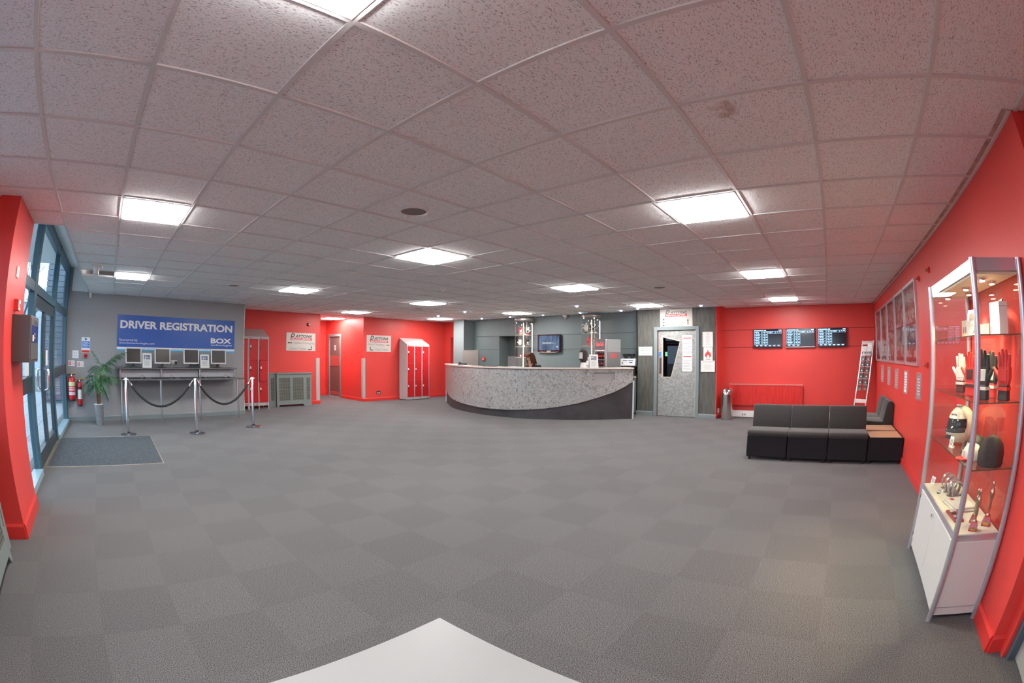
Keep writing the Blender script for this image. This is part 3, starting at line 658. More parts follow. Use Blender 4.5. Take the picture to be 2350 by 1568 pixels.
for a, b, l_ in ((PP[0], PP[1], 'black braided barrier rope hanging on the palm side'), (PP[1], PP[2], 'black braided barrier rope hanging on the locker side')):
    t = thing('barrier_rope', l_, 'rope', a, 0, 'black barrier ropes'); d = b-a
    pts = []
    for k in range(25):
        u = k/24; q = Vector((0,0,0))+d*(.085+.83*u); sag = .80-.34*(1-(2*u-1)**2); q.z = sag+.02; pts.append(q)
    MB().tube(pts, .0205, 10).build('rope', M('black_braid', (.018,.018,.02), rough=.8, bump=.8, bscale=150), t, smooth=60)
    for q, e in ((pts[0], d*.035), (pts[-1], d*.965)):
        e = e.copy(); e.z = .92; MB().tube([q, q+(e-q)*.45, q+(e-q)*.5, e], [.024,.024,.012,.007], 10).build('end_hook', CHROME, t, smooth=40)

# ------------------------------------------------------------------ potted palm
pp = thing('potted_palm', 'tall green artificial palm in galvanised metal pot by grey wall', 'plant', (-.915, 8.47, 0))
MB().lathe([(.076,0),(.08,.012),(.112,.375),(.118,.39),(.11,.39),(.104,.36)], 28, cap=False).lathe([(.001,.004),(.078,.004)], 28, cap=False).build('pot', M('galvanised_pot', (.55,.58,.60), rough=.35, metal=.8, var=.15, vscale=30), pp, smooth=40)
pb_ = MB(); rnd = random.Random(3)
for k in range(60):
    a = rnd.uniform(0, 2*PI); r_ = .1*math.sqrt(rnd.random()); pb_.ball((r_*math.cos(a), r_*math.sin(a), .375+rnd.uniform(0,.012)), .014, .012, .01, 6, 4)
pb_.build('pebbles', WHITE, pp, kind='stuff')
LEAF = M('palm_leaf_green', (.050,.150,.060), rough=.38, spec=.5, var=.5, vscale=9)
STEM = M('palm_trunk', (.16,.075,.03), rough=.8, var=.3, vscale=30)
for dx, dy, h, lean in ((.0,.0,1.02,.10),(-.02,.02,.62,-.04),(.03,-.02,.72,.03)):
    MB().tube([(dx,dy,.36),(dx+lean*.3,dy,.36+h*.4),(dx+lean,dy,.36+h*.72)], [.016,.014,.009], 8).build('trunk', STEM, pp, smooth=60)
def frond(base, az, L_, lift, droop, name='frond'):
    m = MB(); pts = []
    for k in range(13):
        u = k/12; r_ = L_*(u*.95); z = lift*u - droop*u*u
        pts.append(Vector((base[0]+math.cos(az)*r_, base[1]+math.sin(az)*r_, base[2]+z)))
    m.tube(pts, [.005*(1-.7*k/12) for k in range(13)], 5)
    for k in range(3, 13):
        u = k/12; ll = L_*.40*math.sin(PI*(.25+.62*u)); T = (pts[k]-pts[k-1]).normalized(); side = Vector((-math.sin(az), math.cos(az), 0))
        for sg_ in (1, -1):
            p = pts[k-1]+(pts[k]-pts[k-1])*(.3+.4*(sg_ > 0))
            d = (T*.62 + side*sg_*.85 + Vector((0,0,-.18+rnd.uniform(-.25,.2)))).normalized(); tip = p+d*ll+Vector((0,0,-.25*ll)); mid = p+d*ll*.5+Vector((0,0,.01)); w_ = T.cross(d).cross(d).normalized()*.0095
            m.add([p-w_*.4, p+w_*.4, mid+w_, tip, mid-w_], [(0,1,2,4), (4,2,3)])
    m.build(name, LEAF, pp)
tops = [(.09,0,1.06), (-.05,.02,.78), (.05,-.02,.86), (-.02,0,.70)]
for bi, (b, n, L_) in enumerate(zip(tops, (9, 8, 8, 6), (.36, .34, .36, .28))):
    for k in range(n): frond(b, 2*PI*k/n+.5*bi+rnd.uniform(-.3,.3), L_*rnd.uniform(.75,1.15), rnd.uniform(.10,.36), rnd.uniform(.26,.46))
frond(tops[0], 2.6, .26, .40, .10); frond(tops[0], .1, .58, .42, .12); frond(tops[0], -.3, .50, .36, .14); frond(tops[0], .45, .54, .40, .12); frond(tops[2], -.1, .52, .20, .24); frond(tops[2], -.6, .48, .16, .26)

# ------------------------------------------------------------------ ceiling fittings
PANEL = emitter('glowing_panel', (1.0, .985, .97), PANEL_RADIANCE)
WHERE = {(-1,4): 'in front of the glass entrance doors', (-1,10): 'beside the missing tile near the registration sign', (4,-1): 'above the open carpet between sofas and camera table', (4,4): 'above the middle of the hall', (4,10): 'in front of the registration desk end and first lockers', (9,4): 'in front of the curved counter, sofa side', (9,-1): 'above the row of three sofas', (14,-1): 'just in front of the three wall screens', (9,10): 'in front of the curved counter, locker side', (14,4): 'over the counter end by the grey door', (9,15): 'in front of the ladies corridor mouth', (10,19): 'inside the ladies corridor', (14,15): 'above the free standing red lockers', (14,10): 'above the middle of the curved counter', (-1,-1): 'straight above the white table'}
def ceiling_light(i, j):
    t = thing('ceiling_light', 'square white ceiling light panel ' + WHERE[(i, j)], 'ceiling light', (.6*i+.3, .6*j+.3, CE), 0, 'square light panels in the ceiling')
    fr = MB()
    for b in ((-.288,.288,-.288,-.27),(-.288,.288,.27,.288),(-.288,-.27,-.27,.27),(.27,.288,-.27,.27)): fr.box(*b, -.004, .03)
    fr.build('frame', WHITE, t)
    MB().box(-.27, .27, -.27, .27, -.016, .02).build('diffuser', PANEL, t)
for c in LIGHT_CELLS: ceiling_light(*c)
GRY = M('speaker_grille', (.24,.20,.19), rough=.7)
for (x, y, r_, l_) in ((1.515, 1.53, .115, 'nearest the white table'), (1.52, 6.42, .115, 'near the registration desk'), (6.30, 1.48, .115, 'near the grey metal door'), (6.30, 7.35, .115, 'near the curved counter')):
    t = thing('ceiling_speaker', 'round grey ceiling speaker in a tile ' + l_, 'speaker', (x, y, CE), 0, 'round ceiling speakers')
    MB().lathe([(r_, .008),(r_*1.02,-.004),(r_*.86,-.008),(r_*.84,-.003)], 32, cap=False).build('rim', WHITEP, t, smooth=50); MB().lathe([(.002,-.003),(r_*.86,-.003)], 32, cap=False).build('grille', GRY, t)
def round_thing(name, label, cat, loc, prof, mat, part):
    t = thing(name, label, cat, loc); MB().lathe(prof, 24).build(part, mat, t, smooth=45); return t
for (x, y, l_) in ((4.50, 4.50, 'in the middle of the hall'), (7.60, 6.85, 'over the front of the counter')):
    t = round_thing('smoke_detector', 'small white smoke detector on the ceiling ' + l_, 'smoke detector', (x, y, CE), [(.055,.008),(.055,-.012),(.045,-.02)], WHITEP, 'base')
    MB().lathe([(.036,-.02),(.036,-.032),(.024,-.045)], 20).build('sensor_head', WHITEP, t, smooth=45)
t = thing('spot_projector', 'white cylindrical spot fitting on a square plate beside the missing ceiling tile', 'spot fitting', (-.90, 5.62, CE))
MB().box(-.09, .09, -.09, .09, -.015, .008).build('plate', WHITEP, t, bev=.004); MB().at((0,0,-.05), rx=R(-20)).lathe([(.045,-.07),(.048,.04),(.035,.05)], 20).build('head', WHITEP, t, smooth=45)
DOWN = emitter('cool_downlight', (.62,.72,1.0), 60)
for k, (x, y, l_) in enumerate(((7.60,7.10,'over the counter front, near the lockers'),(7.98,8.55,'over the counter end by the lockers'),(9.45,8.25,'beside the grey column'),(9.50,7.20,'over the doorway behind the counter'),(9.50,6.05,'left of the wall screen behind the counter'),(8.08,4.12,'over the counter front by the drinks fridge'),(9.50,4.88,'over the second glass display'),(9.50,3.72,'over the coffee machine'),(9.25,3.16,'at the counter end by the duty manager sign'),(9.27,1.62,'over the grey metal door'))):
    t = thing('downlight', 'tiny bluish white downlight ' + l_, 'downlight', (x, y, CE), 0, 'small downlights')
    MB().lathe([(.042,.006),(.044,-.004),(.032,-.006)], 20, cap=False).build('rim', CHROME, t, smooth=45); MB().ball((0,0,0), .030, .030, .018, 14, 8).build('lamp', DOWN, t, smooth=80)

# ------------------------------------------------------------------ lockers
LGREY = M('locker_grey', (.48,.45,.44), rough=.42)
LRED = M('locker_red', (.52,.012,.016), rough=.33, spec=.5)
CARD = M('card_holder', (.75,.75,.73), rough=.4)
def locker_unit(label, loc, cols, tiers, w, h, d, roof, ajar=(), leg=.06):
    t = thing('locker_unit', label, 'lockers', loc, 0, 'red door lockers'); W_ = w*cols
    MB().box(0, .012, -d+.012, 0, leg, h).box(W_-.012, W_, -d+.012, 0, leg, h).box(0.012, W_-.012, -.01, 0, leg, h).box(.012, W_-.012, -d+.012, -.01, leg, leg+.01).build('carcass', LGREY, t)
    MB().prism([(-d, h), (0, h), (0, h+roof)], 0, W_, 'x').build('sloping_top', LGREY, t)
    MB().box(0, W_, -d, -d+.012, h-.055, h).build('header', LGREY, t); MB().box(0, W_, -d, -d+.012, leg, leg+.075).build('plinth', LGREY, t)
    for c in range(cols+1):
        x = min(max(c*w, .0), W_); a, b = (0, .02) if c == 0 else ((W_-.02, W_) if c == cols else (x-.017, x+.017))
        MB().box(a, b, -d, -d+.012, leg+.075, h-.055).build('front_stile', LGREY, t)
    if leg > .03:
        for x in (0, W_-.025): MB().box(x, x+.025, -d, -d+.02, 0, leg).build('foot', LGREY, t)
        for c in range(1, cols): MB().box(c*w-.012, c*w+.012, -d, -d+.02, 0, leg).build('foot', LGREY, t)
        for x in (0, W_-.025): MB().box(x, x+.025, -.025, 0, 0, leg).build('foot', LGREY, t)
    zz0, zz1 = leg+.078, h-.058; th = (zz1-zz0)/tiers
    for c in range(cols):
        for r_ in range(tiers):
            x0 = c*w+(.021 if c == 0 else .018); x1 = (c+1)*w-(.021 if c == cols-1 else .018); z0 = zz0+r_*th+.002; z1 = zz0+(r_+1)*th-.002
            dr = MB().box(x0-x1, 0, -.004, .016, z0, z1).build('door', LRED, t, bev=.002, seg=1); dr.location = (x1, -d-.002, 0)
            if (c, r_) in ajar: dr.rotation_euler = (0, 0, R(-9)*-1)
            zc = z0+th*.60; lx = (x0-x1)+.035
            if (c*7+r_*3) % 4 != 1: MB().box(lx-.018, lx+.018, -.010, -.004, zc, zc+.055).build('card_holder', CARD, dr, bev=.002, seg=1)
            else: MB().box(lx-.018, lx+.018, -.009, -.004, zc, zc+.055).build('card_holder', LRED, dr, bev=.002, seg=1)
            MB().box(lx-.012, lx+.012, -.018, -.004, zc-.045, zc-.015).build('hasp', M('dark_red_hasp', (.22,.005,.008), rough=.4), dr); MB().cyl((lx,-.004,zc-.05), (lx,-.022,zc-.05), .007, 8).build('lock', CHROME, dr)
    for c in range(cols): MB().box(c*w+.03, c*w+.08, -d-.001, -d, h-.042, h-.018).build('number_plate', INKG, t); MB().box((c+1)*w-.09, (c+1)*w-.04, -d-.001, -d, leg+.02, leg+.05).build('maker_plate', INKG, t)
    return t
locker_unit('red locker stack of two tall doors half hidden behind the grey wall end', (2.715, 10.57, 0), 1, 2, .275, 1.80, .46, .21, leg=.09)
locker_unit('red lockers with six doors, one ajar, beside the grey radiator cover', (2.995, 10.57, 0), 2, 3, .28, 1.80, .46, .21, ajar=((1,1),), leg=.09)
locker_unit('free standing red lockers with nine doors against the red wall', (8.075, 10.50, 0), 3, 3, .30, 1.72, .40, .20, leg=.02)

# ------------------------------------------------------------------ signs of the hall
SIGNW = M('cream_sign_board', (.60,.54,.49), rough=.4)
def arrow(parent, pts, wd, head, y, mat=INK):
    """a flat line of given width with an arrow head, in the xz plane"""
    m = MB(); n = len(pts)
    for i in range(n-1):
        a, b = Vector(pts[i]), Vector(pts[i+1]); d = (b-a).normalized(); p = Vector((-d.y, d.x))*wd/2
        e = d*wd/2 if i < n-2 else Vector((0,0)); m.prism([a-p, b-p+e, b+p+e, a+p], y-.001, y, 'y')
    d = (Vector(pts[-1])-Vector(pts[-2])).normalized(); p = Vector((-d.y, d.x)); b = Vector(pts[-1]); m.prism([b-p*head*.6-d*head*.1, b+d*head, b+p*head*.6-d*head*.1], y-.001, y, 'y')
    return m.build('arrow', mat, parent, kind=None)
def daytona_logo(t, W_, H_, x0, x1, z0, zm, z1, ink):
    cx = (x0+x1)/2
    def zz(f): return H_*(1-f)
    text('D', 'lettering', ink, t, -W_/2+W_*(x0+(x1-x0)*.10), zz((z0+zm)/2-.01), W_*(x1-x0)*.20, H_*(zm-z0)*1.08, y=-.010, shear=.35, off=.03)
    text('AYTONA', 'lettering', ink, t, -W_/2+W_*(x0+(x1-x0)*.61), zz(zm-(zm-z0)*.40), W_*(x1-x0)*.77, H_*(zm-z0)*.72, y=-.010, shear=.3, off=.025)
    bz0, bz1 = zm+.02, z1
    MB().box(-W_/2+W_*x0, -W_/2+W_*x1, -.0106, -.010, zz(bz1), zz(bz0)).build('red_band', REDINK, t)
    text('MANCHESTER', 'lettering', WHITE, t, -W_/2+W_*cx, zz((bz0+bz1)/2), W_*(x1-x0)*.90, H_*(bz1-bz0)*.62, y=-.0106, off=.02)
def hall_sign(name, label, loc, rz, W_, H_): 
    t = thing(name, label, 'sign', loc, rz); MB().box(-W_/2, W_/2, -.010, 0, 0, H_).build('board', SIGNW, t); return t
W_, H_ = .905, .485
t = hall_sign('direction_sign', 'cream direction sign to ladies changing and toilets on red wall', (4.712, 10.62, 1.473), 0, W_, H_)
daytona_logo(t, W_, H_, .14, .87, .05, .265, .41, INK)
def st(s, fx0, fx1, fz0, fz1, mt=INKG): return text(s, 'lettering', mt, t, -W_/2+W_*(fx0+fx1)/2, H_*(1-(fz0+fz1)/2), W_*(fx1-fx0), H_*(fz1-fz0), y=-.010)
def fr(x, z): return (-W_/2+W_*x, H_*(1-z))
st('Ladies Changing', .25, .97, .49, .66); arrow(t, [fr(.20,.565), fr(.08,.565)], .02, .035, -.010)
st('Ladies Toilets', .10, .68, .80, .94); arrow(t, [fr(.74,.92), fr(.86,.92), fr(.86,.78)], .02, .035, -.010)
W_, H_ = .898, .495
t = hall_sign('direction_sign', 'cream direction sign to mens changing and toilets on red wall', (7.30, 10.52, 1.481), 0, W_, H_)
daytona_logo(t, W_, H_, .13, .88, .05, .29, .43, INK)
st('Mens Changing', .04, .72, .50, .66); arrow(t, [fr(.80,.585), fr(.91,.585)], .02, .035, -.010)
st('Mens Toilets', .36, .88, .79, .93); arrow(t, [fr(.26,.90), fr(.145,.90), fr(.145,.76)], .02, .035, -.010)
W_, H_ = .81, .42
t = hall_sign('direction_sign', 'cream direction sign to the track and restaurant above the grey door', (9.61, 2.33, 2.070), R(-90), W_, H_)
daytona_logo(t, W_, H_, .17, .83, .08, .27, .42, M('worn_grey_ink', (.14,.13,.12), rough=.6))
WK = M('worn_pale_ink', (.24,.22,.20), rough=.6)
st('The Track', .21, .52, .53, .62, WK); st('Drivers Enclosure', .21, .77, .70, .79, WK); st('Restaurant & Bar', .21, .75, .86, .95, WK)
for z in (.575, .745, .905): MB().at((*fr(.115, z)[:1], -.010, fr(.115, z)[1]), rx=R(90)).lathe([(.017,0),(.017,.001)], 16).build('bullet', INK, t)
arrow(t, [fr(.86,.90), fr(.86,.66)], .018, .035, -.010)
t = thing('alarm_sounder', 'round red fire alarm sounder high on red wall by the corridor', 'alarm', (4.94, 10.62, 2.20))
MB().at(rx=R(90)).lathe([(.05,0),(.05,.03),(.036,.05)], 24).build('body', M('sounder_red', (.30,.008,.008), rough=.35), t, smooth=45); MB().at((0,-.05,0), rx=R(90)).lathe([(.026,0),(.02,.012)], 20).build('lens', WHITEP, t, smooth=45)
GUARD = M('grey_corner_guard', (.42,.40,.38), rough=.4)
g = thing('corner_guard', 'tall grey metal corner guard on the wall edge beside the ladies sign', 'corner guard', (5.31, 10.62, .085), 0, 'corner guards')
MB().box(-.11, .004, -.004, 0, 0, 1.2).build('front_flange', GUARD, g); MB().box(0, .004, 0, .08, 0, 1.2).build('side_flange', GUARD, g)
g = thing('corner_guard', 'tall grey metal corner guard on the wall edge beside the mens sign', 'corner guard', (6.73, 10.52, .085), 0, 'corner guards')
MB().box(-.004, .075, -.004, 0, 0, 1.2).build('front_flange', GUARD, g); MB().box(-.004, 0, 0, .09, 0, 1.2).build('side_flange', GUARD, g)
t = thing('wall_socket', 'dark double wall socket low on red wall under the mens sign', 'socket', (7.285, 10.52, .21))
MB().box(-.075, .075, -.012, 0, 0, .09).build('plate', M('bronze_plate', (.10,.085,.075), rough=.35, metal=.6), t, bev=.003)
for x in (-.05, .012): MB().box(x, x+.038, -.014, -.012, .012, .05).build('outlet', WHITEP, t)
# ladies door in the corridor
d2 = struct('door_2', (6.73, 12.34, 0), R(-90))
MB().box(-.36, .36, .02, .06, .012, 1.96).build('leaf', M('brown_grey_door', (.15,.11,.10), rough=.35), d2)
for b in ((-.44,-.36,-.015,.10,0,2.04),(.36,.44,-.015,.10,0,2.04),(-.36,.36,-.015,.10,1.96,2.04)): MB().box(*b).build('frame', GREYG, d2, bev=.004)
PLT = M('satin_plate', (.55,.50,.48), rough=.22, metal=.9)
MB().box(-.33, .33, .014, .02, 1.0, 1.34).build('push_plate', PLT, d2); MB().box(-.33, .33, .014, .02, .03, .17).build('kick_plate', PLT, d2)
MB().box(-.05, .05, .016, .02, 1.52, 1.68).build('pictogram_plate', WHITEP, d2); MB().box(-.012, .012, .0145, .016, 1.55, 1.64).build('pictogram', INK, d2)
MB().box(-.36, .36, .0, .06, 0, .012).build('threshold', M('pale_threshold', (.6,.58,.55), rough=.4), d2)

# ------------------------------------------------------------------ reception counter (curved)
CPTS = [(9.25,9.62),(8.94,9.27),(8.62,8.92),(8.33,8.53),(8.03,8.12),(7.772,7.705),(7.59,7.25),(7.458,6.748),(7.39,6.25),(7.40,5.75),(7.51,5.2),(7.741,4.62),(8.025,4.09),(8.40,3.58),(8.824,3.08)]
def catmull(P, n=8):
    P = [Vector(p) for p in P]; Q = [2*P[0]-P[1]]+P+[2*P[-1]-P[-2]]; out = []
    for i in range(1, len(Q)-2):
        a, b, c, d = Q[i-1:i+3]
        for k in range(n):
            t = k/n; out.append(.5*((2*b)+(-a+c)*t+(2*a-5*b+4*c-d)*t*t+(-a+3*b-3*c+d)*t**3))
    out.append(P[-1]); return out
CC = catmull(CPTS)
for _ in range(6): CC = [CC[0]]+[.25*CC[i-1]+.5*CC[i]+.25*CC[i+1] for i in range(1, len(CC)-1)]+[CC[-1]]
CS = [0.]
for i in range(1, len(CC)): CS.append(CS[-1]+(CC[i]-CC[i-1]).length)
def csample(s):
    s = max(0, min(CS[-1], s))
    i = max(j for j in range(len(CS)-1) if CS[j] <= s+1e-9); u = (s-CS[i])/(CS[i+1]-CS[i]); return CC[i]+(CC[i+1]-CC[i])*u
def cnorm(s):
    d = csample(s+.02)-csample(s-.02); d.normalize(); return Vector((-d.y, d.x)) if Vector((-d.y, d.x)).dot(Vector((9.5,6.2))-csample(s)) > 0 else Vector((d.y, -d.x))
def coff(s, o): return csample(s)+cnorm(s)*o
LOW = [(0,.80),(.5,.60),(1.0,.43),(1.404,.335),(2.013,.272),(2.597,.228),(3.03,.20),(3.816,.168),(4.626,.178),(5.082,.207),(5.484,.24),(5.884,.301),(6.277,.378),(6.673,.487),(7.068,.613),(7.289,.716),(7.52,.85)]
def zlow(s):
    for (a, za), (b, zb) in zip(LOW, LOW[1:]):
        if a <= s <= b: return za+(zb-za)*(s-a)/(b-a)
    return LOW[-1][1]
BO = Vector((8.5, 6.2, 0)); S0 = .55
rc = thing('reception_counter', 'long curved reception counter with swirled grey front and dark sweeping base', 'counter', BO)
def strip(name, s0, s1, zf0, zf1, o0, o1, mat, n=90, parent=None, smooth=30):
    m = MB(); m.X = Matrix.Translation(-BO); prev = None; vs = []; fs = []
    for k in range(n+1):
        s = s0+(s1-s0)*k/n; a = coff(s, o0); b = coff(s, o1); za = zf0(s) if callable(zf0) else zf0; zb = zf1(s) if callable(zf1) else zf1
        vs += [(a.x,a.y,za),(a.x,a.y,zb),(b.x,b.y,zb),(b.x,b.y,za)]
        if k:
            p = 4*(k-1); q = 4*k
            for i in range(4): fs.append((p+i, q+i, q+(i+1) % 4, p+(i+1) % 4))
    fs += [(0,1,2,3), (4*n+3,4*n+2,4*n+1,4*n)]
    m.add(vs, fs); return m.build(name, mat, parent or rc, smooth=smooth)
SWIRL = ramp_mat('swirled_grey_laminate', [(.30,(.13,.125,.12)),(.45,(.25,.245,.24)),(.53,(.44,.43,.42)),(.60,(.24,.235,.23)),(.75,(.36,.355,.35))], rough=.35, scale=15, detail=8, distort=2.2, stretch=(1,1,1), spec=.5)
BASEM = M('dark_base_laminate', (.045,.042,.045), rough=.4, var=.3, vscale=3)
strip('base_panel', S0, 7.50, 0, lambda s: zlow(s)+.05, .03, .05, BASEM)
N0, N1 = 6.60, 7.083
def nlow(s): return .731+(.901-.731)*(s-N0)/(N1-N0)
strip('front_panel', S0, N0, zlow, 1.105, 0, .028, SWIRL); strip('front_panel', N1, 7.50, zlow, 1.105, 0, .028, SWIRL, 8)
strip('front_panel', N0, N1, zlow, nlow, 0, .028, SWIRL, 8); strip('front_panel', N0, N1, 1.046, 1.105, 0, .028, SWIRL, 8)
strip('edge_trim', S0, 7.50, lambda s: zlow(s)-.008, zlow, -.002, .03, M('brown_edge', (.10,.065,.05), rough=.4))
NI = M('niche_grey', (.10,.10,.10), rough=.35)
strip('niche_back', N0, N1, .70, 1.06, .10, .112, NI, 8); strip('niche_sill', N0, N1, lambda s: nlow(s)-.012, nlow, .0285, .10, NI, 8); strip('niche_head', N0, N1, 1.046, 1.056, .0285, .10, NI, 8)
strip('counter_top', S0, 7.51, 1.118, 1.148, -.03, .36, M('pale_counter_top', (.62,.53,.47), rough=.3), 90)
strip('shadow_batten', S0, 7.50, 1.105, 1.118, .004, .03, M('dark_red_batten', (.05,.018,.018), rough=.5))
strip('back_lining', S0, 7.50, 0, 1.105, .052, .066, M('pale_lining', (.35,.34,.33), rough=.6), 60)
strip('work_surface', .8, 6.2, .775, .80, .07, .62, M('work_surface', (.42,.38,.33), rough=.4), 60)
e = csample(7.50); n_ = cnorm(7.50); m = MB(); m.X = Matrix.Translation(-BO)
a0 = coff(7.50, -.004); a1 = coff(7.50, .055); d_ = (csample(7.5)-csample(7.4)).normalized()*.03
m.prism([a0, a1, a1+d_, a0+d_], 0, .85, 'z').build('end_post', M('silver_end_post', (.55,.56,.60), rough=.35), rc)
a1 = coff(7.50, .60); m = MB(); m.X = Matrix.Translation(-BO); a0 = coff(7.50, .056)
m.prism([a0, a1, a1+d_*.6, a0+d_*.6], 0, 1.118, 'z').build('end_panel', BASEM, rc)
a0 = coff(7.505, -.03); a1 = coff(7.505, .50); b1 = coff(7.2, .50); m = MB(); m.X = Matrix.Translation(-BO)
m.prism([coff(7.2,.36), coff(7.505,.36), a1, b1], 1.118, 1.148, 'z').build('counter_top', M('pale_counter_top', (.62,.53,.47), rough=.3), rc)
a0 = coff(S0, -.004); a1 = coff(S0, .055); m = MB(); m.X = Matrix.Translation(-BO)
d0 = (csample(S0)-csample(S0+.1)).normalized()*.03
m.prism([a0, a1, a1+d0, a0+d0], 0, .95, 'z').build('end_post', M('silver_end_post', (.55,.56,.60), rough=.35), rc)

# ------------------------------------------------------------------ things on the counter
CT = 1.148
def on_counter(s, o): p = coff(s, o); return (p.x, p.y, CT)
def sheet_pile(label, s, o, w, d, h, rz, mat, name='paper_stack', cat='paper'):
    t = thing(name, label, cat, on_counter(s, o), rz)
    for k in range(3): MB().at(rz=R(4*k-4)).box(-w/2, w/2, -d/2, d/2, h*k/3, h*(k+1)/3-.0004).build('sheet', mat, t)
    return t
sheet_pile('small pile of pale leaflets on the counter beside the telephone', 2.95, .12, .30, .21, .012, R(-60), PAPER)
sheet_pile('flat white papers on the counter in front of the seated person', 4.78, .13, .34, .22, .008, R(-75), PAPER)
sheet_pile('dark magazines lying on the counter left of the seated person', 4.00, .16, .30, .22, .018, R(-80), M('dark_magazine', (.09,.09,.10), rough=.3), 'magazine_pile', 'magazines')
t = thing('telephone', 'low dark office telephone on the counter near the grey column', 'telephone', on_counter(2.55, .22), R(-55))
MB().prism([(-.10,0),(.10,0),(.10,.05),(-.10,.02)], -.10, .10, 'x').build('body', BLACK, t, bev=.004); MB().box(-.095, -.05, -.10, .10, .045, .075).build('handset', BLACK, t, bev=.012)
MB().box(-.03, .08, .0, .07, .048, .056).build('display', INKG, t)
# balaclava head
bh = thing('mannequin_head', 'white mannequin head wearing a black balaclava on the counter', 'mannequin head', on_counter(6.38, .15), R(-130))
def headform(k, zs=1.): return [(.072*k,0),(.070*k,.03),(.055*k,.08),(.052*k,.11),(.062*k,.15),(.075*k,.19),(.085*k,.24),(.088*k,.29),(.082*k,.335),(.062*k,.37),(.03*k,.388),(.004,.392)]
MB().lathe(headform(1), 28).build('head_form', M('foam_white', (.72,.68,.66), rough=.6), bh, smooth=60)
m = MB(); pr = headform(1.07)[3:]
n = 40
ang = [2*PI*k/n for k in range(n)]
vs = []; fs = []
for (r_, z) in pr:
    for a in ang:
        f_ = 1.0+ (.16*max(0, math.cos(a+PI/2))**3 if .17 < z < .3 else 0); vs.append((r_*f_*math.cos(a), r_*1.12*f_*math.sin(a), z+.004))
for i in range(len(pr)-1):
    for k in range(n):
        zc = (pr[i][1]+pr[i+1][1])/2; a = (ang[k]+PI/n); fw = abs(((a-1.5*PI+PI) % (2*PI))-PI)
        if .20 < zc < .315 and fw < 1.05: continue
        fs.append((i*n+k, i*n+(k+1) % n, (i+1)*n+(k+1) % n, (i+1)*n+k))
m.add(vs, fs).build('balaclava', M('black_knit', (.035,.022,.022), rough=.9, bump=.4, bscale=160), bh, smooth=70)
MB().ball((0,-.085,.235), .014, .016, .03, 10, 8).build('nose', M('foam_white', (.72,.68,.66), rough=.6), bh, smooth=80)
lf = thing('leaflet_stand', 'white leaflet with colour photo in a stand beside the balaclava head', 'leaflet stand', on_counter(6.62, .10), R(-50))
MB().at(rx=R(-14)).box(-.10, .10, -.004, 0, 0, .30).build('leaflet', PAPER, lf); MB().at(rx=R(-14)).box(-.062, .062, -.005, -.004, .17, .265).build('photo', ramp_mat('event_photo', [(.0,(.1,.1,.3)),(.5,(.6,.25,.1))], scale=40, kind='voronoi'), lf)
MB().at(rx=R(-14)).box(-.105, .105, -.0072, -.006, 0, .31).build('acrylic_front', ACRYL, lf); MB().box(-.10, .10, 0, .10, 0, .003).build('foot', ACRYL, lf)
for k in range(6): MB().at(rx=R(-14)).box(-.06, .06-.015*(k % 2), -.0048, -.004, .03+.02*k, .035+.02*k).build('text_line', INKG, lf)
pm = thing('card_machine', 'small white card machine standing on the counter behind the balaclava head', 'card machine', on_counter(6.47, .30), R(-60))
MB().box(-.05, .05, -.04, .06, 0, .05).build('base', WHITEP, pm, bev=.004); MB().at((0,.03,.05), rx=R(-25)).box(-.05, .05, -.02, .02, 0, .19).build('case', WHITEP, pm, bev=.006); MB().at((0,.03,.05), rx=R(-25)).box(-.035, .035, -.022, -.02, .10, .17).build('screen', INKG, pm)

# ------------------------------------------------------------------ behind the counter
t = thing('television', 'black framed wall screen with blue picture behind the curved counter', 'television', (9.95, 6.115, 1.484), R(-90))
MB().box(-.3825, .3825, -.09, -.05, .03, .506).build('case', M('piano_black', (.03,.008,.012), rough=.12), t, bev=.008); MB().box(-.1, .1, -.05, 0, .15, .35).build('wall_bracket', BLACK, t)
MB().prism([(-.36,.03),(-.2,.012),(0,.004),(.2,.012),(.36,.03)], -.088, -.06, 'y').build('lower_lip', M('silver_lip', (.6,.58,.55), rough=.25, metal=.8), t)
ts = bpy.data.materials.new('blue_screen_picture'); ts.use_nodes = True; N, L = nodes_of(ts); N.remove(N['Principled BSDF'])
em = N.new('ShaderNodeEmission'); tc_ = N.new('ShaderNodeTexCoord'); mp_ = N.new('ShaderNodeMapping'); mp_.inputs['Scale'].default_value = (6, 1, 1.5); nz = N.new('ShaderNodeTexNoise'); nz.inputs['Scale'].default_value = 1.6; rp = N.new('ShaderNodeValToRGB')
rp.color_ramp.elements[0].position = .3; rp.color_ramp.elements[0].color = (.05,.065,.11,1); rp.color_ramp.elements[1].position = .62; rp.color_ramp.elements[1].color = (.15,.21,.33,1)
L.new(tc_.outputs['Object'], mp_.inputs['Vector']); L.new(mp_.outputs['Vector'], nz.inputs['Vector']); L.new(nz.outputs['Fac'], rp.inputs['Fac']); L.new(rp.outputs['Color'], em.inputs['Color']); L.new(em.outputs[0], N['Material Output'].inputs['Surface'])
scr = MB().box(-.345, .345, -.0915, -.09, .075, .475).build('screen', ts, t)
SCW = emitter('screen_white', (.75,.82,.9), .8)
for k, w in enumerate((.37, .44, .30)): MB().box(-.22, -.22+w, -.0925, -.0915, .283-.02*k, .291-.02*k).build('caption_line', SCW, scr)
MB().prism([(.245,.15),(.315,.15),(.305,.175),(.28,.19),(.255,.175)], -.0925, -.0915, 'y').build('screen_mark', SCW, scr)
MB().box(-.065, .065, -.0915, -.09, .043, .058).build('badge', M('badge_silver', (.7,.7,.7), rough=.3), t)
t = thing('security_camera', 'white dome security camera at the top of the wall behind the counter', 'security camera', (9.95, 5.61, 2.415), R(-90))
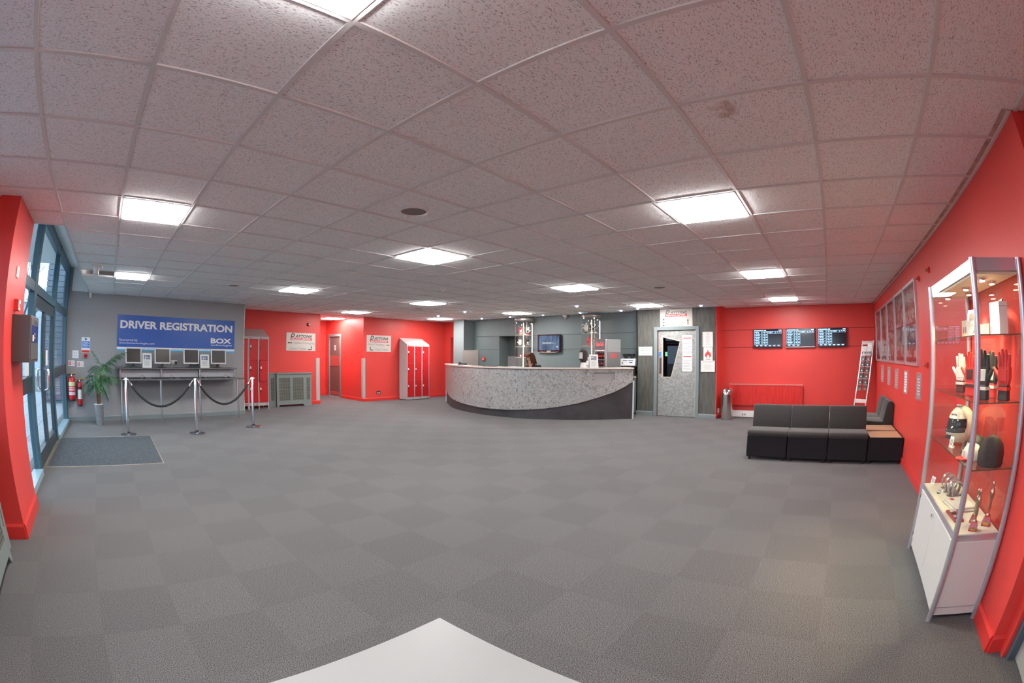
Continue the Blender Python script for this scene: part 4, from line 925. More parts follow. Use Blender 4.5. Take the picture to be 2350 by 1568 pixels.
MB().at((0,-.055,.04)).lathe([(.06,.055),(.062,.02),(.06,0),(.045,-.035),(.015,-.052),(.002,-.055)], 24).build('dome', WHITEP, t, smooth=50); MB().box(-.05, .05, -.03, 0, .02, .09).build('mount', WHITEP, t, bev=.01); MB().ball((-.012,-.098,.02), .022, .018, .024, 12, 8).build('lens', BLACK, t, smooth=80)
t = thing('fire_call_point', 'square red call point on the grey wall behind the counter', 'call point', (9.95, 8.61, 1.243), R(-90))
MB().box(-.05, .05, -.045, 0, 0, .10).build('case', REDT, t, bev=.004); MB().box(-.022, .022, -.047, -.045, .025, .07).build('front_plate', PAPER, t)
t = thing('privacy_screen', 'plain brown grey screen board standing beside the grey column', 'screen', (9.46, 8.72, 0), R(-90))
MB().box(-.335, .335, -.012, .012, .06, 1.56).build('panel', M('brown_grey_board', (.19,.175,.16), rough=.6), t); MB().box(-.33, -.29, -.12, .12, 0, .06).build('foot', BLACK, t); MB().box(.29, .33, -.12, .12, 0, .06).build('foot', BLACK, t)
MB().at((.32,0,1.56)).lathe([(.012,0),(.012,.015)], 10).build('cap', WHITEP, t)

# gloves and caps ------------------------------------------------------------
def glove(label, loc, rz, h, ma, mb, mc, group, lean=0., mirror=1):
    """upright racing glove, palm towards -y, fingers up"""
    t = thing('racing_glove', label, 'glove', loc, rz, group); k = h/.25
    t.rotation_euler = (lean, 0, rz)
    MB().prism([(-.040*k,0),(.040*k,0),(.036*k,.075*k),(-.036*k,.075*k)], -.018*k, .018*k, 'y').build('cuff', mb, t, bev=.006*k)
    h_ = MB().prism([(-.034*k,.07*k),(.034*k,.07*k),(.046*k,.10*k),(.046*k,.155*k),(-.044*k,.155*k),(-.046*k,.10*k)], -.015*k, .015*k, 'y')
    for i, (x, L_, sp) in enumerate(((-.034,.072,-.16),(-.012,.088,-.05),(.011,.084,.05),(.033,.064,.16))):
        h_.tube([(x*k,0,.15*k),(x*k+math.sin(sp)*L_*.55*k,-.003*k,.15*k+L_*.55*k),(x*k+math.sin(sp)*L_*k,-.008*k,.15*k+L_*k)], [.0125*k,.012*k,.0085*k], 8)
    h_.tube([(mirror*.036*k,0,.10*k),(mirror*.066*k,-.006*k,.128*k),(mirror*.086*k,-.012*k,.152*k)], [.014*k,.013*k,.009*k], 8)
    h_.build('hand', ma, t, smooth=50)
    MB().prism([(-.028*k,.09*k),(.028*k,.09*k),(.034*k,.145*k),(-.034*k,.145*k)], -.019*k, -.0148*k, 'y').build('palm_patch', mc, t, bev=.002*k)
    MB().box(-.039*k, .039*k, -.0205*k, .0205*k, .048*k, .064*k).build('wrist_strap', mc, t)
    return t
GR = M('glove_red', (.60,.03,.03), rough=.6); GK = M('glove_black', (.025,.025,.028), rough=.6); GW = M('glove_white', (.72,.70,.66), rough=.6)
def cap(label, loc, rz, ma, mb, k=1., group=None):
    t = thing('peaked_cap', label, 'cap', loc, rz, group)
    MB().lathe([(.085*k,.0),(.088*k,.03*k),(.08*k,.07*k),(.055*k,.10*k),(.01*k,.115*k)], 24).build('crown', ma, t, smooth=60)
    MB().prism([(-.07*k,-.05*k),(-.06*k,-.12*k),(-.02*k,-.155*k),(.02*k,-.155*k),(.06*k,-.12*k),(.07*k,-.05*k)], 0, .008*k, 'z').build('peak', mb, t, bev=.002); MB().prism([(-.03*k,.02*k),(.03*k,.02*k),(.02*k,.065*k),(-.02*k,.065*k)], -.092*k, -.086*k, 'y').build('badge', GW, t)
    return t
def price_card(label, loc, rz, w, h, txt=None, group='price cards'):
    t = thing('price_card', label, 'price card', loc, rz, group); MB().at(rx=R(-10)).box(-w/2, w/2, -.002, 0, 0, h).build('card', PAPER, t)
    if txt: o = text(txt, 'lettering', INK, t, 0, h*.5, w*.6, h*.45, y=-.0022); o.rotation_euler = (R(-10), 0, 0)
    MB().box(-w/2, w/2, 0, .02, 0, .002).build('foot', PAPER, t); return t
LED = emitter('warm_led', (1.0,.72,.40), 8); LEDW = emitter('white_led', (1.0,.86,.86), 8)
GALLEN = M('display_top_metal', (.45,.42,.38), rough=.3, metal=.8)
def display_column(label, c):
    t = thing('display_column', label, 'display cabinet', (c[0], c[1], 0), 0); r_ = .25
    MB().lathe([(r_,0),(r_,.85),(r_-.01,.86)], 36).build('plinth', SLATE, t, smooth=40)
    MB().lathe([(r_+.005,2.37),(r_+.012,2.39),(r_+.012,2.42),(r_+.002,2.44)], 36).build('top_disc', GALLEN, t, smooth=40)
    MB().lathe([(r_-.002,.86),(r_-.002,2.37)], 36, cap=False).build('glass_wall', CGLASS, t, smooth=80)
    for z in (1.36, 1.655, 1.975):
        sh = MB().lathe([(r_-.008,z-.008),(r_-.008,z)], 36).build('shelf', glass('shelf_glass', (.90,.96,.93)), t); MB().lathe([(r_-.0075,z-.009),(r_-.0075,z+.001)], 36, cap=False).build('shelf_edge', M('pale_edge', (.55,.50,.36), rough=.3), sh)
    cam2 = Vector((-.77,-.635)); rt = Vector((.635,-.773))
    for d, mt, nm in ((cam2*.97-rt*.10, LED, 'led_strip'), (rt*.95, LEDW, 'led_strip')):
        q = d*(r_-.012); bk = MB().box(q.x-.005, q.x+.005, q.y-.005, q.y+.005, .88, 2.36).build('strip_post', GALLEN, t)
        ls = MB()
        for k in range(44): z = .95+.031*k; ls.ball((q.x, q.y, z), .011, .011, .013, 8, 6)
        ls.build(nm, mt, bk, kind='stuff')
    for d in (-rt*.99, cam2*.5+rt*.30): q = d*(r_-.006); MB().box(q.x-.004, q.x+.004, q.y-.004, q.y+.004, .86, 2.37).build('corner_post', M('beaded_chrome', (.7,.68,.66), rough=.2, metal=1), t)
    return t
C1, C2 = Vector((9.62, 6.79)), Vector((9.62, 4.635))
display_column('tall round glass display lit by strips, left of the wall screen', C1)
display_column('tall round glass display lit by strips, behind the drinks fridge', C2)
rt_ = Vector((.635,-.773)); VZ = R(-50)
G1 = 'gloves in the round glass displays'
def col_pos(c, a, b=0): p = c+rt_*a+Vector((.77,.635))*b; return p
for c, a, z, h, mats, l_, mi in ((C1,-.09,1.976,.24,(GR,GR,GW),'red glove with white patch on top shelf of the display left of the screen',-1),(C1,.10,1.976,.24,(GW,GR,GK),'white glove with red cuff on top shelf of the display left of the screen',1),(C1,-.11,1.656,.22,(GW,GK,GW),'white glove with black cuff on second shelf of the display left of the screen',-1),(C1,.10,1.656,.23,(GK,GK,GW),'black glove with white patch on second shelf of the display left of the screen',-1),(C2,-.12,1.976,.25,(GW,GK,GW),'white glove with black cuff on top shelf of the display behind the fridge',-1),(C2,.02,1.976,.25,(GK,GW,GK),'black glove with white cuff on top shelf of the display behind the fridge',1),(C2,-.06,1.656,.25,(GR,GR,GR),'plain red glove on second shelf of the display behind the fridge',1),(C2,.14,1.656,.22,(M('glove_pink_red', (.62,.16,.14), rough=.6),GW,GR),'pale red glove on second shelf of the display behind the fridge',-1)):
    p = col_pos(c, a, .02); glove(l_, (p.x, p.y, z), VZ, h, *mats, G1, 0, mi)
p = col_pos(C1, -.03); cap('dark red peaked cap on low shelf of the display left of the screen', (p.x, p.y, 1.361), VZ-R(45), M('cap_maroon', (.10,.02,.025), rough=.7), GR)
for c, a, z, l_ in ((C1,.02,1.976,'on top shelf, display left of the screen'),(C1,.0,1.656,'on second shelf, display left of the screen'),(C1,.09,1.361,'beside the cap in the display left of the screen'),(C2,.10,1.976,'on top shelf, display behind the fridge')):
    p = col_pos(c, a, -.10); price_card('small white price card ' + l_, (p.x, p.y, z), VZ, .045, .04)

# drinks fridge ---------------------------------------------------------------
FG = M('fridge_grey', (.20,.205,.205), rough=.35); FS = M('fridge_silver', (.45,.45,.46), rough=.25, metal=.7)
fr_ = thing('drinks_fridge', 'grey upright drinks fridge with lit glass door and red script logo', 'fridge', (8.9, 3.819, 0), R(-110))
# local: origin at the near corner, x = right along the side?  front spans x in [-.45, 0] facing -y
FWid, FD, FH = .45, .47, 1.80
MB().box(-FWid, -FWid+.03, .02, FD, .05, FH).box(-.03, 0, .02, FD, .05, FH).box(-FWid+.03, -.03, FD-.03, FD, .05, FH).box(-FWid+.03, -.03, .02, FD-.03, .05, .12).box(-FWid+.03, -.03, .02, FD-.03, FH-.25, FH).build('body', FG, fr_)
for x in (-.40, -.05): MB().box(x-.025, x+.025, .05, .42, 0, .05).build('foot', BLACK, fr_)
MB().box(-.04, 0, -.012, .05, .05, FH).build('front_pillar', FS, fr_, bev=.016, seg=3); MB().box(-FWid, -FWid+.035, -.012, .05, .05, FH).build('front_pillar', FS, fr_, bev=.014, seg=3)
hd = MB().box(-FWid+.035, -.04, -.006, .02, FH-.235, FH-.005).build('header', FG, fr_)
def script(parent, cx, cz, w, h, y, mat): return text('Coca-Cola', 'logo_lettering', mat, parent, cx, cz, w, h, y=y, shear=.35, off=.02)
script(hd, -FWid/2, FH-.115, .26, .10, -.006, emitter('lit_red_logo', (1.0,.10,.12), 1.6))
df = MB().box(-FWid+.035, -FWid+.06, -.004, .02, .14, FH-.24).box(-.065, -.04, -.004, .02, .14, FH-.24).box(-FWid+.06, -.065, -.004, .02, .14, .17).box(-FWid+.06, -.065, -.004, .02, FH-.265, FH-.24).build('door_frame', FS, fr_)
MB().box(-FWid+.06, -.065, .004, .010, .17, FH-.265).build('door_glass', CGLASS, df)
LIN = M('fridge_lining', (.72,.80,.84), rough=.4)
MB().box(-FWid+.031, -.031, FD-.045, FD-.031, .12, FH-.25).build('lining', LIN, fr_)
MB().box(-FWid+.07, -.075, .03, .045, FH-.275, FH-.262).build('lamp', emitter('fridge_lamp', (.75,.9,1.0), 10), fr_)
for z in (.35, .62, .89, 1.16, 1.32): MB().box(-FWid+.031, -.031, .04, FD-.05, z-.006, z).build('shelf', M('white_wire_shelf', (.75,.78,.80), rough=.4), fr_)
# side panel with its script mark: the side faces local +x
sd = MB().box(0, .004, .03, FD-.01, .10, 1.50).build('side_panel', M('dark_side_graphic', (.115,.118,.115), rough=.4), fr_)
o = script(sd, 0, 0, .20, .15, 0, M('script_red', (.60,.03,.03), rough=.4)); o.rotation_euler = (0, 0, R(90)); o.location = (.0045, .23, 1.43)
def bottle(label, loc, h, body, capm, group):
    t = thing('bottle', label, 'bottle', loc, 0, group); r_ = .031
    MB().lathe([(r_*.9,0),(r_,.01),(r_,h*.5),(r_*.9,h*.55),(r_,h*.62),(r_*.75,h*.78),(r_*.4,h*.9),(r_*.4,h*.94)], 14).build('body', body, t, smooth=50); MB().lathe([(r_*.46,h*.93),(r_*.46,h)], 12).build('cap', capm, t, smooth=40)
    MB().lathe([(r_*1.02,h*.28),(r_*1.02,h*.48)], 14, cap=False).build('wrapper', body if capm is WHITEP else GR, t, smooth=60)
COLA = M('cola', (.03,.012,.01), rough=.12); WAT = M('water_bottle', (.35,.48,.58), rough=.15); CAPR = M('cap_red', (.62,.02,.03), rough=.35)
BM = Matrix.Translation((8.9, 3.819, 0)) @ Matrix.Rotation(R(-110), 4, 'Z')
def fpos(x, y, z): return tuple(BM @ Vector((x, y, z)))
for k in range(5):
    x = -.385+.073*k
    bottle('dark cola bottle with red cap on the top fridge shelf', fpos(x, .09, 1.321), .21, COLA, CAPR, 'cola bottles on the top fridge shelf')
    bottle('small dark bottle with red wrapper on the second fridge shelf', fpos(x, .09, 1.161), .15, M('diet_bottle', (.10,.12,.15), rough=.2) if k % 2 else COLA, CAPR, 'bottles on the second fridge shelf')
for k, c in enumerate(((.55,.60,.05),(.04,.10,.05),(.60,.62,.10),(.05,.12,.55),(.60,.22,.05))):
    t = thing('drink_can', ('yellow green', 'black', 'lime', 'blue', 'orange')[k] + ' drink can on a low fridge shelf', 'can', fpos(-.385+.073*k, .09, .891 if k < 3 else .891), 0)
    MB().lathe([(.024,0),(.03,.008),(.03,.14),(.025,.15)], 14).build('body', M('can_%d' % k, c, rough=.25, metal=.3), t, smooth=45); MB().lathe([(.024,.150),(.0245,.152)], 14).build('lid', CHROME, t)

# coffee machine on the back bench ---------------------------------------------
bb = thing('back_bench', 'grey bench along the wall under the coffee machine', 'bench', (9.69, 3.585, 0), R(-90))
MB().box(-.225, .225, -.23, .23, .88, .92).build('top', M('work_surface', (.42,.38,.33), rough=.4), bb); MB().box(-.22, .22, -.21, .22, .05, .88).build('cupboard', SLATE, bb); MB().box(-.2, .2, -.19, .21, 0, .05).build('plinth', BLACK, bb)
cf = thing('coffee_machine', 'white and black two group coffee machine with bean hoppers behind the counter end', 'coffee machine', (9.68, 3.60, .92), R(-82))
MB().box(-.17, .17, -.06, .26, .04, .36).build('body', BLACK, cf, bev=.01)
fp = MB().prism([(-.10,.25),(-.06,.42),(.10,.42),(.10,.22)], -.19, .19, 'x').build('front_panel', M('machine_cream', (.66,.66,.66), rough=.3), cf, bev=.008)
for x0, x1 in ((-.13,-.02),(.01,.14)): MB().at((0,-.085,.335), rx=R(-13.2)).box(x0, x1, -.003, .004, .035, .052).build('button_row', M('button_blue_grey', (.10,.14,.22)), fp)
MB().at((0,-.085,.335), rx=R(-13.2)).box(.04, .12, -.003, .004, -.02, .0).build('display', M('display_blue', (.02,.03,.25), rough=.2), fp); MB().at((0,-.085,.335), rx=R(-13.2)).cyl((-.13,-.012,-.02), (-.13,.004,-.02), .013, 12).build('knob', BLACK, fp)
for x in (-.09, .07):
    MB().cyl((x,-.10,.25), (x,-.10,.17), .02, 12, .014).build('group_head', CHROME, cf, smooth=40)
    MB().at((x,.06,.42)).lathe([(.035,0),(.05,.03),(.085,.09),(.088,.11),(.06,.12)], 20).build('bean_hopper', M('smoked_hopper', (.02,.02,.022), rough=.12), cf, smooth=45)
MB().box(-.18, .18, -.14, .26, 0, .04).build('drip_tray', STEEL, cf)

# ------------------------------------------------------------------ person behind the counter
def skin_mesh(name, mat, parent, J, B, sub=2, root=0):
    """J: list of (xyz, radius or (rx, ry)); B: bones as index pairs"""
    me = bpy.data.meshes.new(name); bm = bmesh.new(); sk = bm.verts.layers.skin.verify()
    vv = []
    for k, (p, r_) in enumerate(J):
        v = bm.verts.new(p); v[sk].radius = r_ if isinstance(r_, tuple) else (r_, r_); v[sk].use_root = (k == root); vv.append(v)
    for a, b in B: bm.edges.new((vv[a], vv[b]))
    bm.to_mesh(me); bm.free(); me.materials.append(mat)
    o = obj(name, me, parent); s = o.modifiers.new('skin', 'SKIN'); s.use_smooth_shade = True; s.branch_smoothing = .6
    u = o.modifiers.new('sub', 'SUBSURF'); u.levels = sub; u.render_levels = sub
    return o
PB = Vector((8.33, 5.50, 0))
person = thing('person', 'person with brown hair in dark polo shirt, hand over face, seated behind counter', 'person', PB)
SKIN = M('skin_tone', (.46,.235,.165), rough=.5, spec=.35)
# local frame: -x is towards the counter front, +y to the person's right hand side of the picture left
J = [((.12,0,.62),(.13,.15)), ((.10,0,.86),(.11,.135)), ((.04,0,1.06),(.10,.15)), ((-.02,0,1.185),(.052,.055)), ((-.075,.01,1.27),(.055,.058)),        # pelvis..neck
     ((.02,-.17,1.16),.052), ((-.13,-.20,.865),.042), ((-.20,-.10,1.08),.031),                                                            # arm that props the face
     ((.02,.17,1.16),.052), ((-.08,.24,.87),.042), ((-.30,.16,.845),.031), ((-.385,.11,.835),.034),                                          # arm resting on the desk
     ((-.02,-.10,.60),.085), ((-.40,-.13,.57),.060), ((-.40,-.14,.16),.042), ((-.48,-.15,.06),.035),
     ((-.02,.10,.60),.085), ((-.40,.13,.57),.060), ((-.40,.14,.16),.042), ((-.48,.15,.06),.035),
     ((-.205,-.055,1.165),(.026,.038))]
Bn = [(0,1),(1,2),(2,3),(3,4),(2,5),(5,6),(6,7),(2,8),(8,9),(9,10),(10,11),(0,12),(12,13),(13,14),(14,15),(0,16),(16,17),(17,18),(18,19),(7,20)]
# fingers of the hand on the face and of the resting hand
fi = len(J)
for k, (dy, up) in enumerate(((-.030,.075),(-.010,.092),(.010,.09),(.028,.072))):
    J += [((-.198,-.045+dy*.9,1.20),.0105), ((-.195,-.03+dy,1.20+up*.55),.0095), ((-.178,-.02+dy*1.1,1.20+up),.008)]; a = fi+3*k; Bn += [(20,a),(a,a+1),(a+1,a+2)]
fi = len(J); J += [((-.20,-.10,1.185),.0115), ((-.175,-.125,1.225),.010)]; Bn += [(20,fi),(fi,fi+1)]
fi = len(J)
for k, (dy, L_) in enumerate(((-.030,.07),(-.010,.085),(.010,.082),(.029,.066))):
    J += [((-.415,.10+dy,.838),.0105), ((-.415-L_*.6,.095+dy,.834),.0095), ((-.415-L_,.09+dy,.822),.008)]; a = fi+3*k; Bn += [(11,a),(a,a+1),(a+1,a+2)]
fi = len(J); J += [((-.40,.065,.838),.0115), ((-.435,.045,.832),.010)]; Bn += [(11,fi),(fi,fi+1)]
skin_mesh('body', SKIN, person, J, Bn, 2)
# head: bowed forward towards the propping hand
HC = Vector((-.115, .005, 1.355))
m = MB(); m.X = Matrix.Translation(HC) @ Matrix.Rotation(R(90), 4, 'Z') @ Matrix.Rotation(R(22), 4, 'X')   # face looks along local -y (rotated: to -x... and down)
m.X = Matrix.Translation(HC) @ Matrix.Rotation(R(-90), 4, 'Z') @ Matrix.Rotation(R(28), 4, 'X')
hm = MB(); hm.X = m.X
hm.ball((0,0,.01), .074, .092, .108, 22, 16); hm.ball((0,-.035,-.055), .052, .055, .062, 18, 12); hm.ball((0,-.098,-.012), .013, .018, .024, 10, 8)
hm.ball((.074,.005,-.01), .01, .02, .03, 8, 8); hm.ball((-.074,.005,-.01), .01, .02, .03, 8, 8); hm.build('head', SKIN, person, smooth=80)
for s_ in (-1, 1):
    e_ = MB(); e_.X = m.X; e_.ball((s_*.03,-.083,.012), .012, .009, .008, 10, 6).build('eye', M('eye_white', (.7,.68,.65), rough=.2), person, smooth=80)
    e_ = MB(); e_.X = m.X; e_.box(s_*.03-.018, s_*.03+.018, -.094, -.084, .030, .037).build('eyebrow', M('brown_hair', (.10,.042,.022), rough=.85, spec=.2, var=.5, vscale=60, vstretch=(1,1,.2)), person)
e_ = MB(); e_.X = m.X; e_.ball((0,-.084,-.058), .022, .008, .007, 10, 6).build('lips', M('lips', (.40,.12,.10), rough=.4), person, smooth=80)
HAIR = M('brown_hair', (.085,.035,.018))
h_ = MB(); h_.X = m.X
n = 26; prof = [(.004,.128),(.045,.122),(.078,.098),(.094,.06),(.099,.015),(.098,-.04),(.094,-.10),(.086,-.16),(.07,-.20)]
vs = []; fs = []
for i, (r_, z) in enumerate(prof):
    for k in range(n):
        a = 2*PI*k/n; w = 1+.04*math.sin(9*a+2*i); vs.append((r_*w*math.cos(a)*.92, r_*w*math.sin(a)*1.12+.012, z))
for i in range(len(prof)-1):
    for k in range(n):
        a = 2*PI*(k+.5)/n; fw = abs(((a-1.5*PI+PI) % (2*PI))-PI)
        if i >= 3 and fw < .72: continue
        fs.append((i*n+k, i*n+(k+1) % n, (i+1)*n+(k+1) % n, (i+1)*n+k))
h_.add(vs, fs)
ho = h_.build('hair', HAIR, person, smooth=70); so_ = ho.modifiers.new('thick', 'SOLIDIFY'); so_.thickness = .012
st_ = MB(); st_.X = m.X; rnd = random.Random(9)
for k in range(46):
    a = rnd.uniform(0, 2*PI)
    if abs(((a-1.5*PI+PI) % (2*PI))-PI) < .55: a += PI
    r0 = .096; st_.tube([(r0*.5*math.cos(a), r0*.55*math.sin(a)+.01, .118), (r0*math.cos(a)*.95, r0*1.1*math.sin(a)+.012, .05), (r0*1.04*math.cos(a), r0*1.14*math.sin(a)+.012, -.06), (r0*math.cos(a)*rnd.uniform(.85,1.05), r0*1.1*math.sin(a)+.012, -.17-rnd.uniform(0,.06))], [.006,.010,.010,.004], 5)
st_.build('hair_strands', HAIR, person, smooth=70, kind='stuff')
POLO = M('dark_polo_fabric', (.028,.030,.032), rough=.85)
skin_mesh('polo_shirt', POLO, person, [((.12,0,.60),(.145,.165)), ((.10,0,.86),(.128,.155)), ((.045,0,1.06),(.125,.18)), ((-.005,0,1.17),(.078,.095)), ((.02,-.18,1.165),.078), ((-.07,-.195,.985),.062), ((.02,.18,1.165),.078), ((-.04,.215,.985),.062)], [(0,1),(1,2),(2,3),(2,4),(4,5),(2,6),(6,7)], 2)
for (p, q) in (((-.048,-.190,1.022),(-.058,-.193,1.0)), ((-.026,.204,1.022),(-.033,.210,1.0))): MB().tube([p, q], [.0665,.0655], 18, cap=False).build('sleeve_band', M('sleeve_red', (.50,.03,.03), rough=.8), person, smooth=60)
skin_mesh('trousers', GK, person, [((.12,0,.61),(.145,.165)), ((-.02,-.10,.60),.10), ((-.40,-.13,.57),.075), ((-.40,-.14,.12),.062), ((-.02,.10,.60),.10), ((-.40,.13,.57),.075), ((-.40,.14,.12),.062)], [(0,1),(1,2),(2,3),(0,4),(4,5),(5,6)], 2)
for y in (-.148, .148): MB().ball((-.46,y,.035), .125, .045, .035, 14, 8).build('shoe', BLACK, person, smooth=80)
st2 = thing('office_stool', 'black office stool behind the counter under the seated person', 'stool', (8.45, 5.50, 0))
MB().lathe([(.20,.42),(.21,.44),(.20,.47),(.12,.475)], 28).build('seat', BLACK, st2, smooth=45); MB().cyl((0,0,.06), (0,0,.42), .025, 14).build('column', CHROME, st2, smooth=40)
for k in range(5): a = 2*PI*k/5; MB().tube([(0,0,.08),(.26*math.cos(a),.26*math.sin(a),.05)], [.022,.014], 8).build('foot', BLACK, st2); MB().ball((.26*math.cos(a),.26*math.sin(a),.025), .025, .025, .025, 10, 8).build('castor', BLACK, st2, smooth=80)

# ------------------------------------------------------------------ grey metal door and its wall
d3 = struct('door_3', (9.61, 2.33, 0), R(-90))
GALV = ramp_mat('galvanised_sheet', [(.25,(.20,.195,.185)),(.5,(.33,.325,.31)),(.75,(.45,.44,.42))], rough=.42, metal=.35, scale=26, detail=5, distort=.4)
# leaf spans local x -.478..+.476 , opening z 0..2.0 ; glass is a slanted four-sided light
gx = [(-.36,1.855),(.09,1.746),(-.135,.912),(-.36,.91)]
lw = MB()
L0, L1 = -.465, .465
GP = [Vector(p) for p in gx]
outer = [(L0,.90),(L0,2.0),(L1,2.0),(L1,.90)]
def leafpoly(*p): lw.prism(list(p), .025, .065, 'y')
leafpoly((L0,.01),(L1,.01),(L1,.905),(L0,.905)); leafpoly((L0,.905),(-.36,.905),(-.36,1.99),(L0,1.99)); leafpoly((-.36,1.855),(.09,1.746),(L1,1.746),(L1,1.99),(-.36,1.99)); leafpoly((-.135,.905),(L1,.905),(L1,1.746),(.09,1.746))
lw = lw.build('leaf', GALV, d3)
MB().prism(gx, .04, .046, 'y').build('pane', glass('dark_door_glass', (.45,.40,.42)), lw)
for a, b in zip(GP, GP[1:]+GP[:1]):
    d = (b-a).normalized(); p = Vector((-d.y, d.x))*.012; MB().prism([a-p, b-p, b+p, a+p], .016, .07, 'y').build('glazing_bead', M('cream_bead', (.50,.43,.36), rough=.5), lw)
MB().box(-.478, -.466, .02, .07, 0, 2.0).build('rust_edge', M('rusty_edge', (.22,.06,.03), rough=.8, var=.5, vscale=14), d3)
MB().box(.45, .466, .0235, .025, .02, 1.98).build('edge_strip', M('cream_bead', (.50,.43,.36), rough=.5), lw)
for b in ((-.56,-.478,-.03,.10,0,2.08),(.478,.56,-.03,.10,0,2.08),(-.478,.478,-.03,.10,2.0,2.08)): MB().box(*b).build('frame', GREYP, d3, bev=.006)
MB().box(-.44, -.385, .018, .025, .99, 1.36).build('handle_plate', M('dark_handle_plate', (.05,.05,.05), rough=.4), lw)
MB().box(-.455, -.385, .021, .025, 1.40, 1.50).build('push_label', M('sign_blue', (.03,.20,.62)), lw); MB().box(-.385, -.36, .021, .025, 1.40, 1.50).build('push_label', PAPER, lw); MB().box(-.30, -.24, .038, .040, 1.40, 1.50).build('exit_label', M('exit_green', (.10,.42,.16)), lw)
for z0, z1 in ((1.475,1.88),(1.055,1.465)):
    t = thing('door_notice', 'tall white notice with red headings on the grey door, %s one' % ('upper' if z0 > 1.3 else 'lower'), 'notice', (9.633, 2.07, z0), R(-90)); h_ = z1-z0
    MB().box(-.12, .12, -.004, 0, 0, h_).build('sheet', PAPER, t)
    if z0 > 1.3:
        text('DAYTONA', 'lettering', INKG, t, 0, h_-.035, .19, .03, y=-.0045); MB().box(-.10, .10, -.005, -.004, h_-.08, h_-.06).build('red_band', REDINK, t)
    else: MB().box(-.10, .10, -.005, -.004, h_-.09, h_-.065).build('red_band', REDINK, t)
    for k in range(7): MB().box(-.10, .10-.03*(k % 3), -.005, -.004, .03+.036*k, .037+.036*k).build('text_line', REDINK if k == 5 else INKG, t)
def picture(name, label, cat, loc, rz, w, h, fw, fm, inner, group=None, dep=.018):
    t = thing(name, label, cat, loc, rz, group); f = MB()
    for b in ((-w/2,w/2,h-fw,h),(-w/2,w/2,0,fw),(-w/2,-w/2+fw,fw,h-fw),(w/2-fw,w/2,fw,h-fw)): f.box(b[0],b[1],-dep,0,b[2],b[3])
    f.build('frame', fm, t); MB().box(-w/2+fw, w/2-fw, -dep*.5, 0, fw, h-fw).build('print', inner, t); return t
CERT = WHITEP
t = picture('framed_notice', 'white framed licence sheet on dark wall, above the red flame sign', 'framed notice', (9.61, 1.562, 1.608), R(-90), .247, .334, .018, WHITEP, PAPER)
MB().box(-.02, .02, -.0096, -.009, .285, .295).build('crest', INK, t)
for k in range(12): MB().box(-.06+.01*(k % 2), .06-.012*(k % 3), -.0096, -.009, .05+.018*k, .055+.018*k).build('text_line', M('fine_print', (.5,.5,.5)), t)
t = thing('flame_sign', 'white square sign with red flame on dark wall between two frames', 'sign', (9.61, 1.558, 1.30), R(-90)); MB().box(-.11, .11, -.006, 0, 0, .302).build('board', WHITEP, t)
FL = [(-.03,.06),(-.065,.085),(-.075,.125),(-.062,.17),(-.05,.15),(-.042,.20),(-.022,.185),(-.008,.25),(.01,.195),(.022,.215),(.035,.165),(.05,.19),(.062,.15),(.075,.12),(.062,.085),(.03,.06),(.035,.09),(.02,.12),(0,.13),(-.02,.12),(-.035,.09)]
MB().prism(FL, -.007, -.006, 'y').build('flame', M('flame_red', (.72,.06,.06)), t); MB().box(-.055, .0, -.007, -.006, .022, .036).build('green_print', M('pale_green_ink', (.35,.5,.35)), t); MB().box(.004, .055, -.007, -.006, .022, .036).build('red_print', M('pale_red_ink', (.6,.3,.28)), t)
t = picture('framed_notice', 'wide white framed certificate on dark wall, below the red flame sign', 'framed notice', (9.61, 1.562, 1.048), R(-90), .335, .25, .022, WHITEP, PAPER)
for k in range(6): MB().box(-.10+.02*(k % 2), .10-.02*(k % 3), -.0096, -.009, .06+.02*k, .066+.02*k).build('text_line', M('fine_print', (.5,.5,.5)), t)
t = thing('duty_manager_sign', "white sign reading today's duty manager on dark wall by the counter end", 'sign', (9.61, 3.122, 1.417), R(-90)); MB().box(-.177, .177, -.008, 0, 0, .208).build('board', WHITEP, t)
text("TODAYS DUTY", 'lettering', INK, t, 0, .165, .28, .034, y=-.008); text('MANAGER IS', 'lettering', INK, t, 0, .117, .25, .034, y=-.008); MB().box(-.17, .17, -.009, -.008, .078, .082).build('rule', M('pale_blue_rule', (.4,.5,.7)), t)
MB().box(-.10, .10, -.009, -.008, .035, .058).build('name_strip', M('fine_print', (.5,.5,.5)), t)

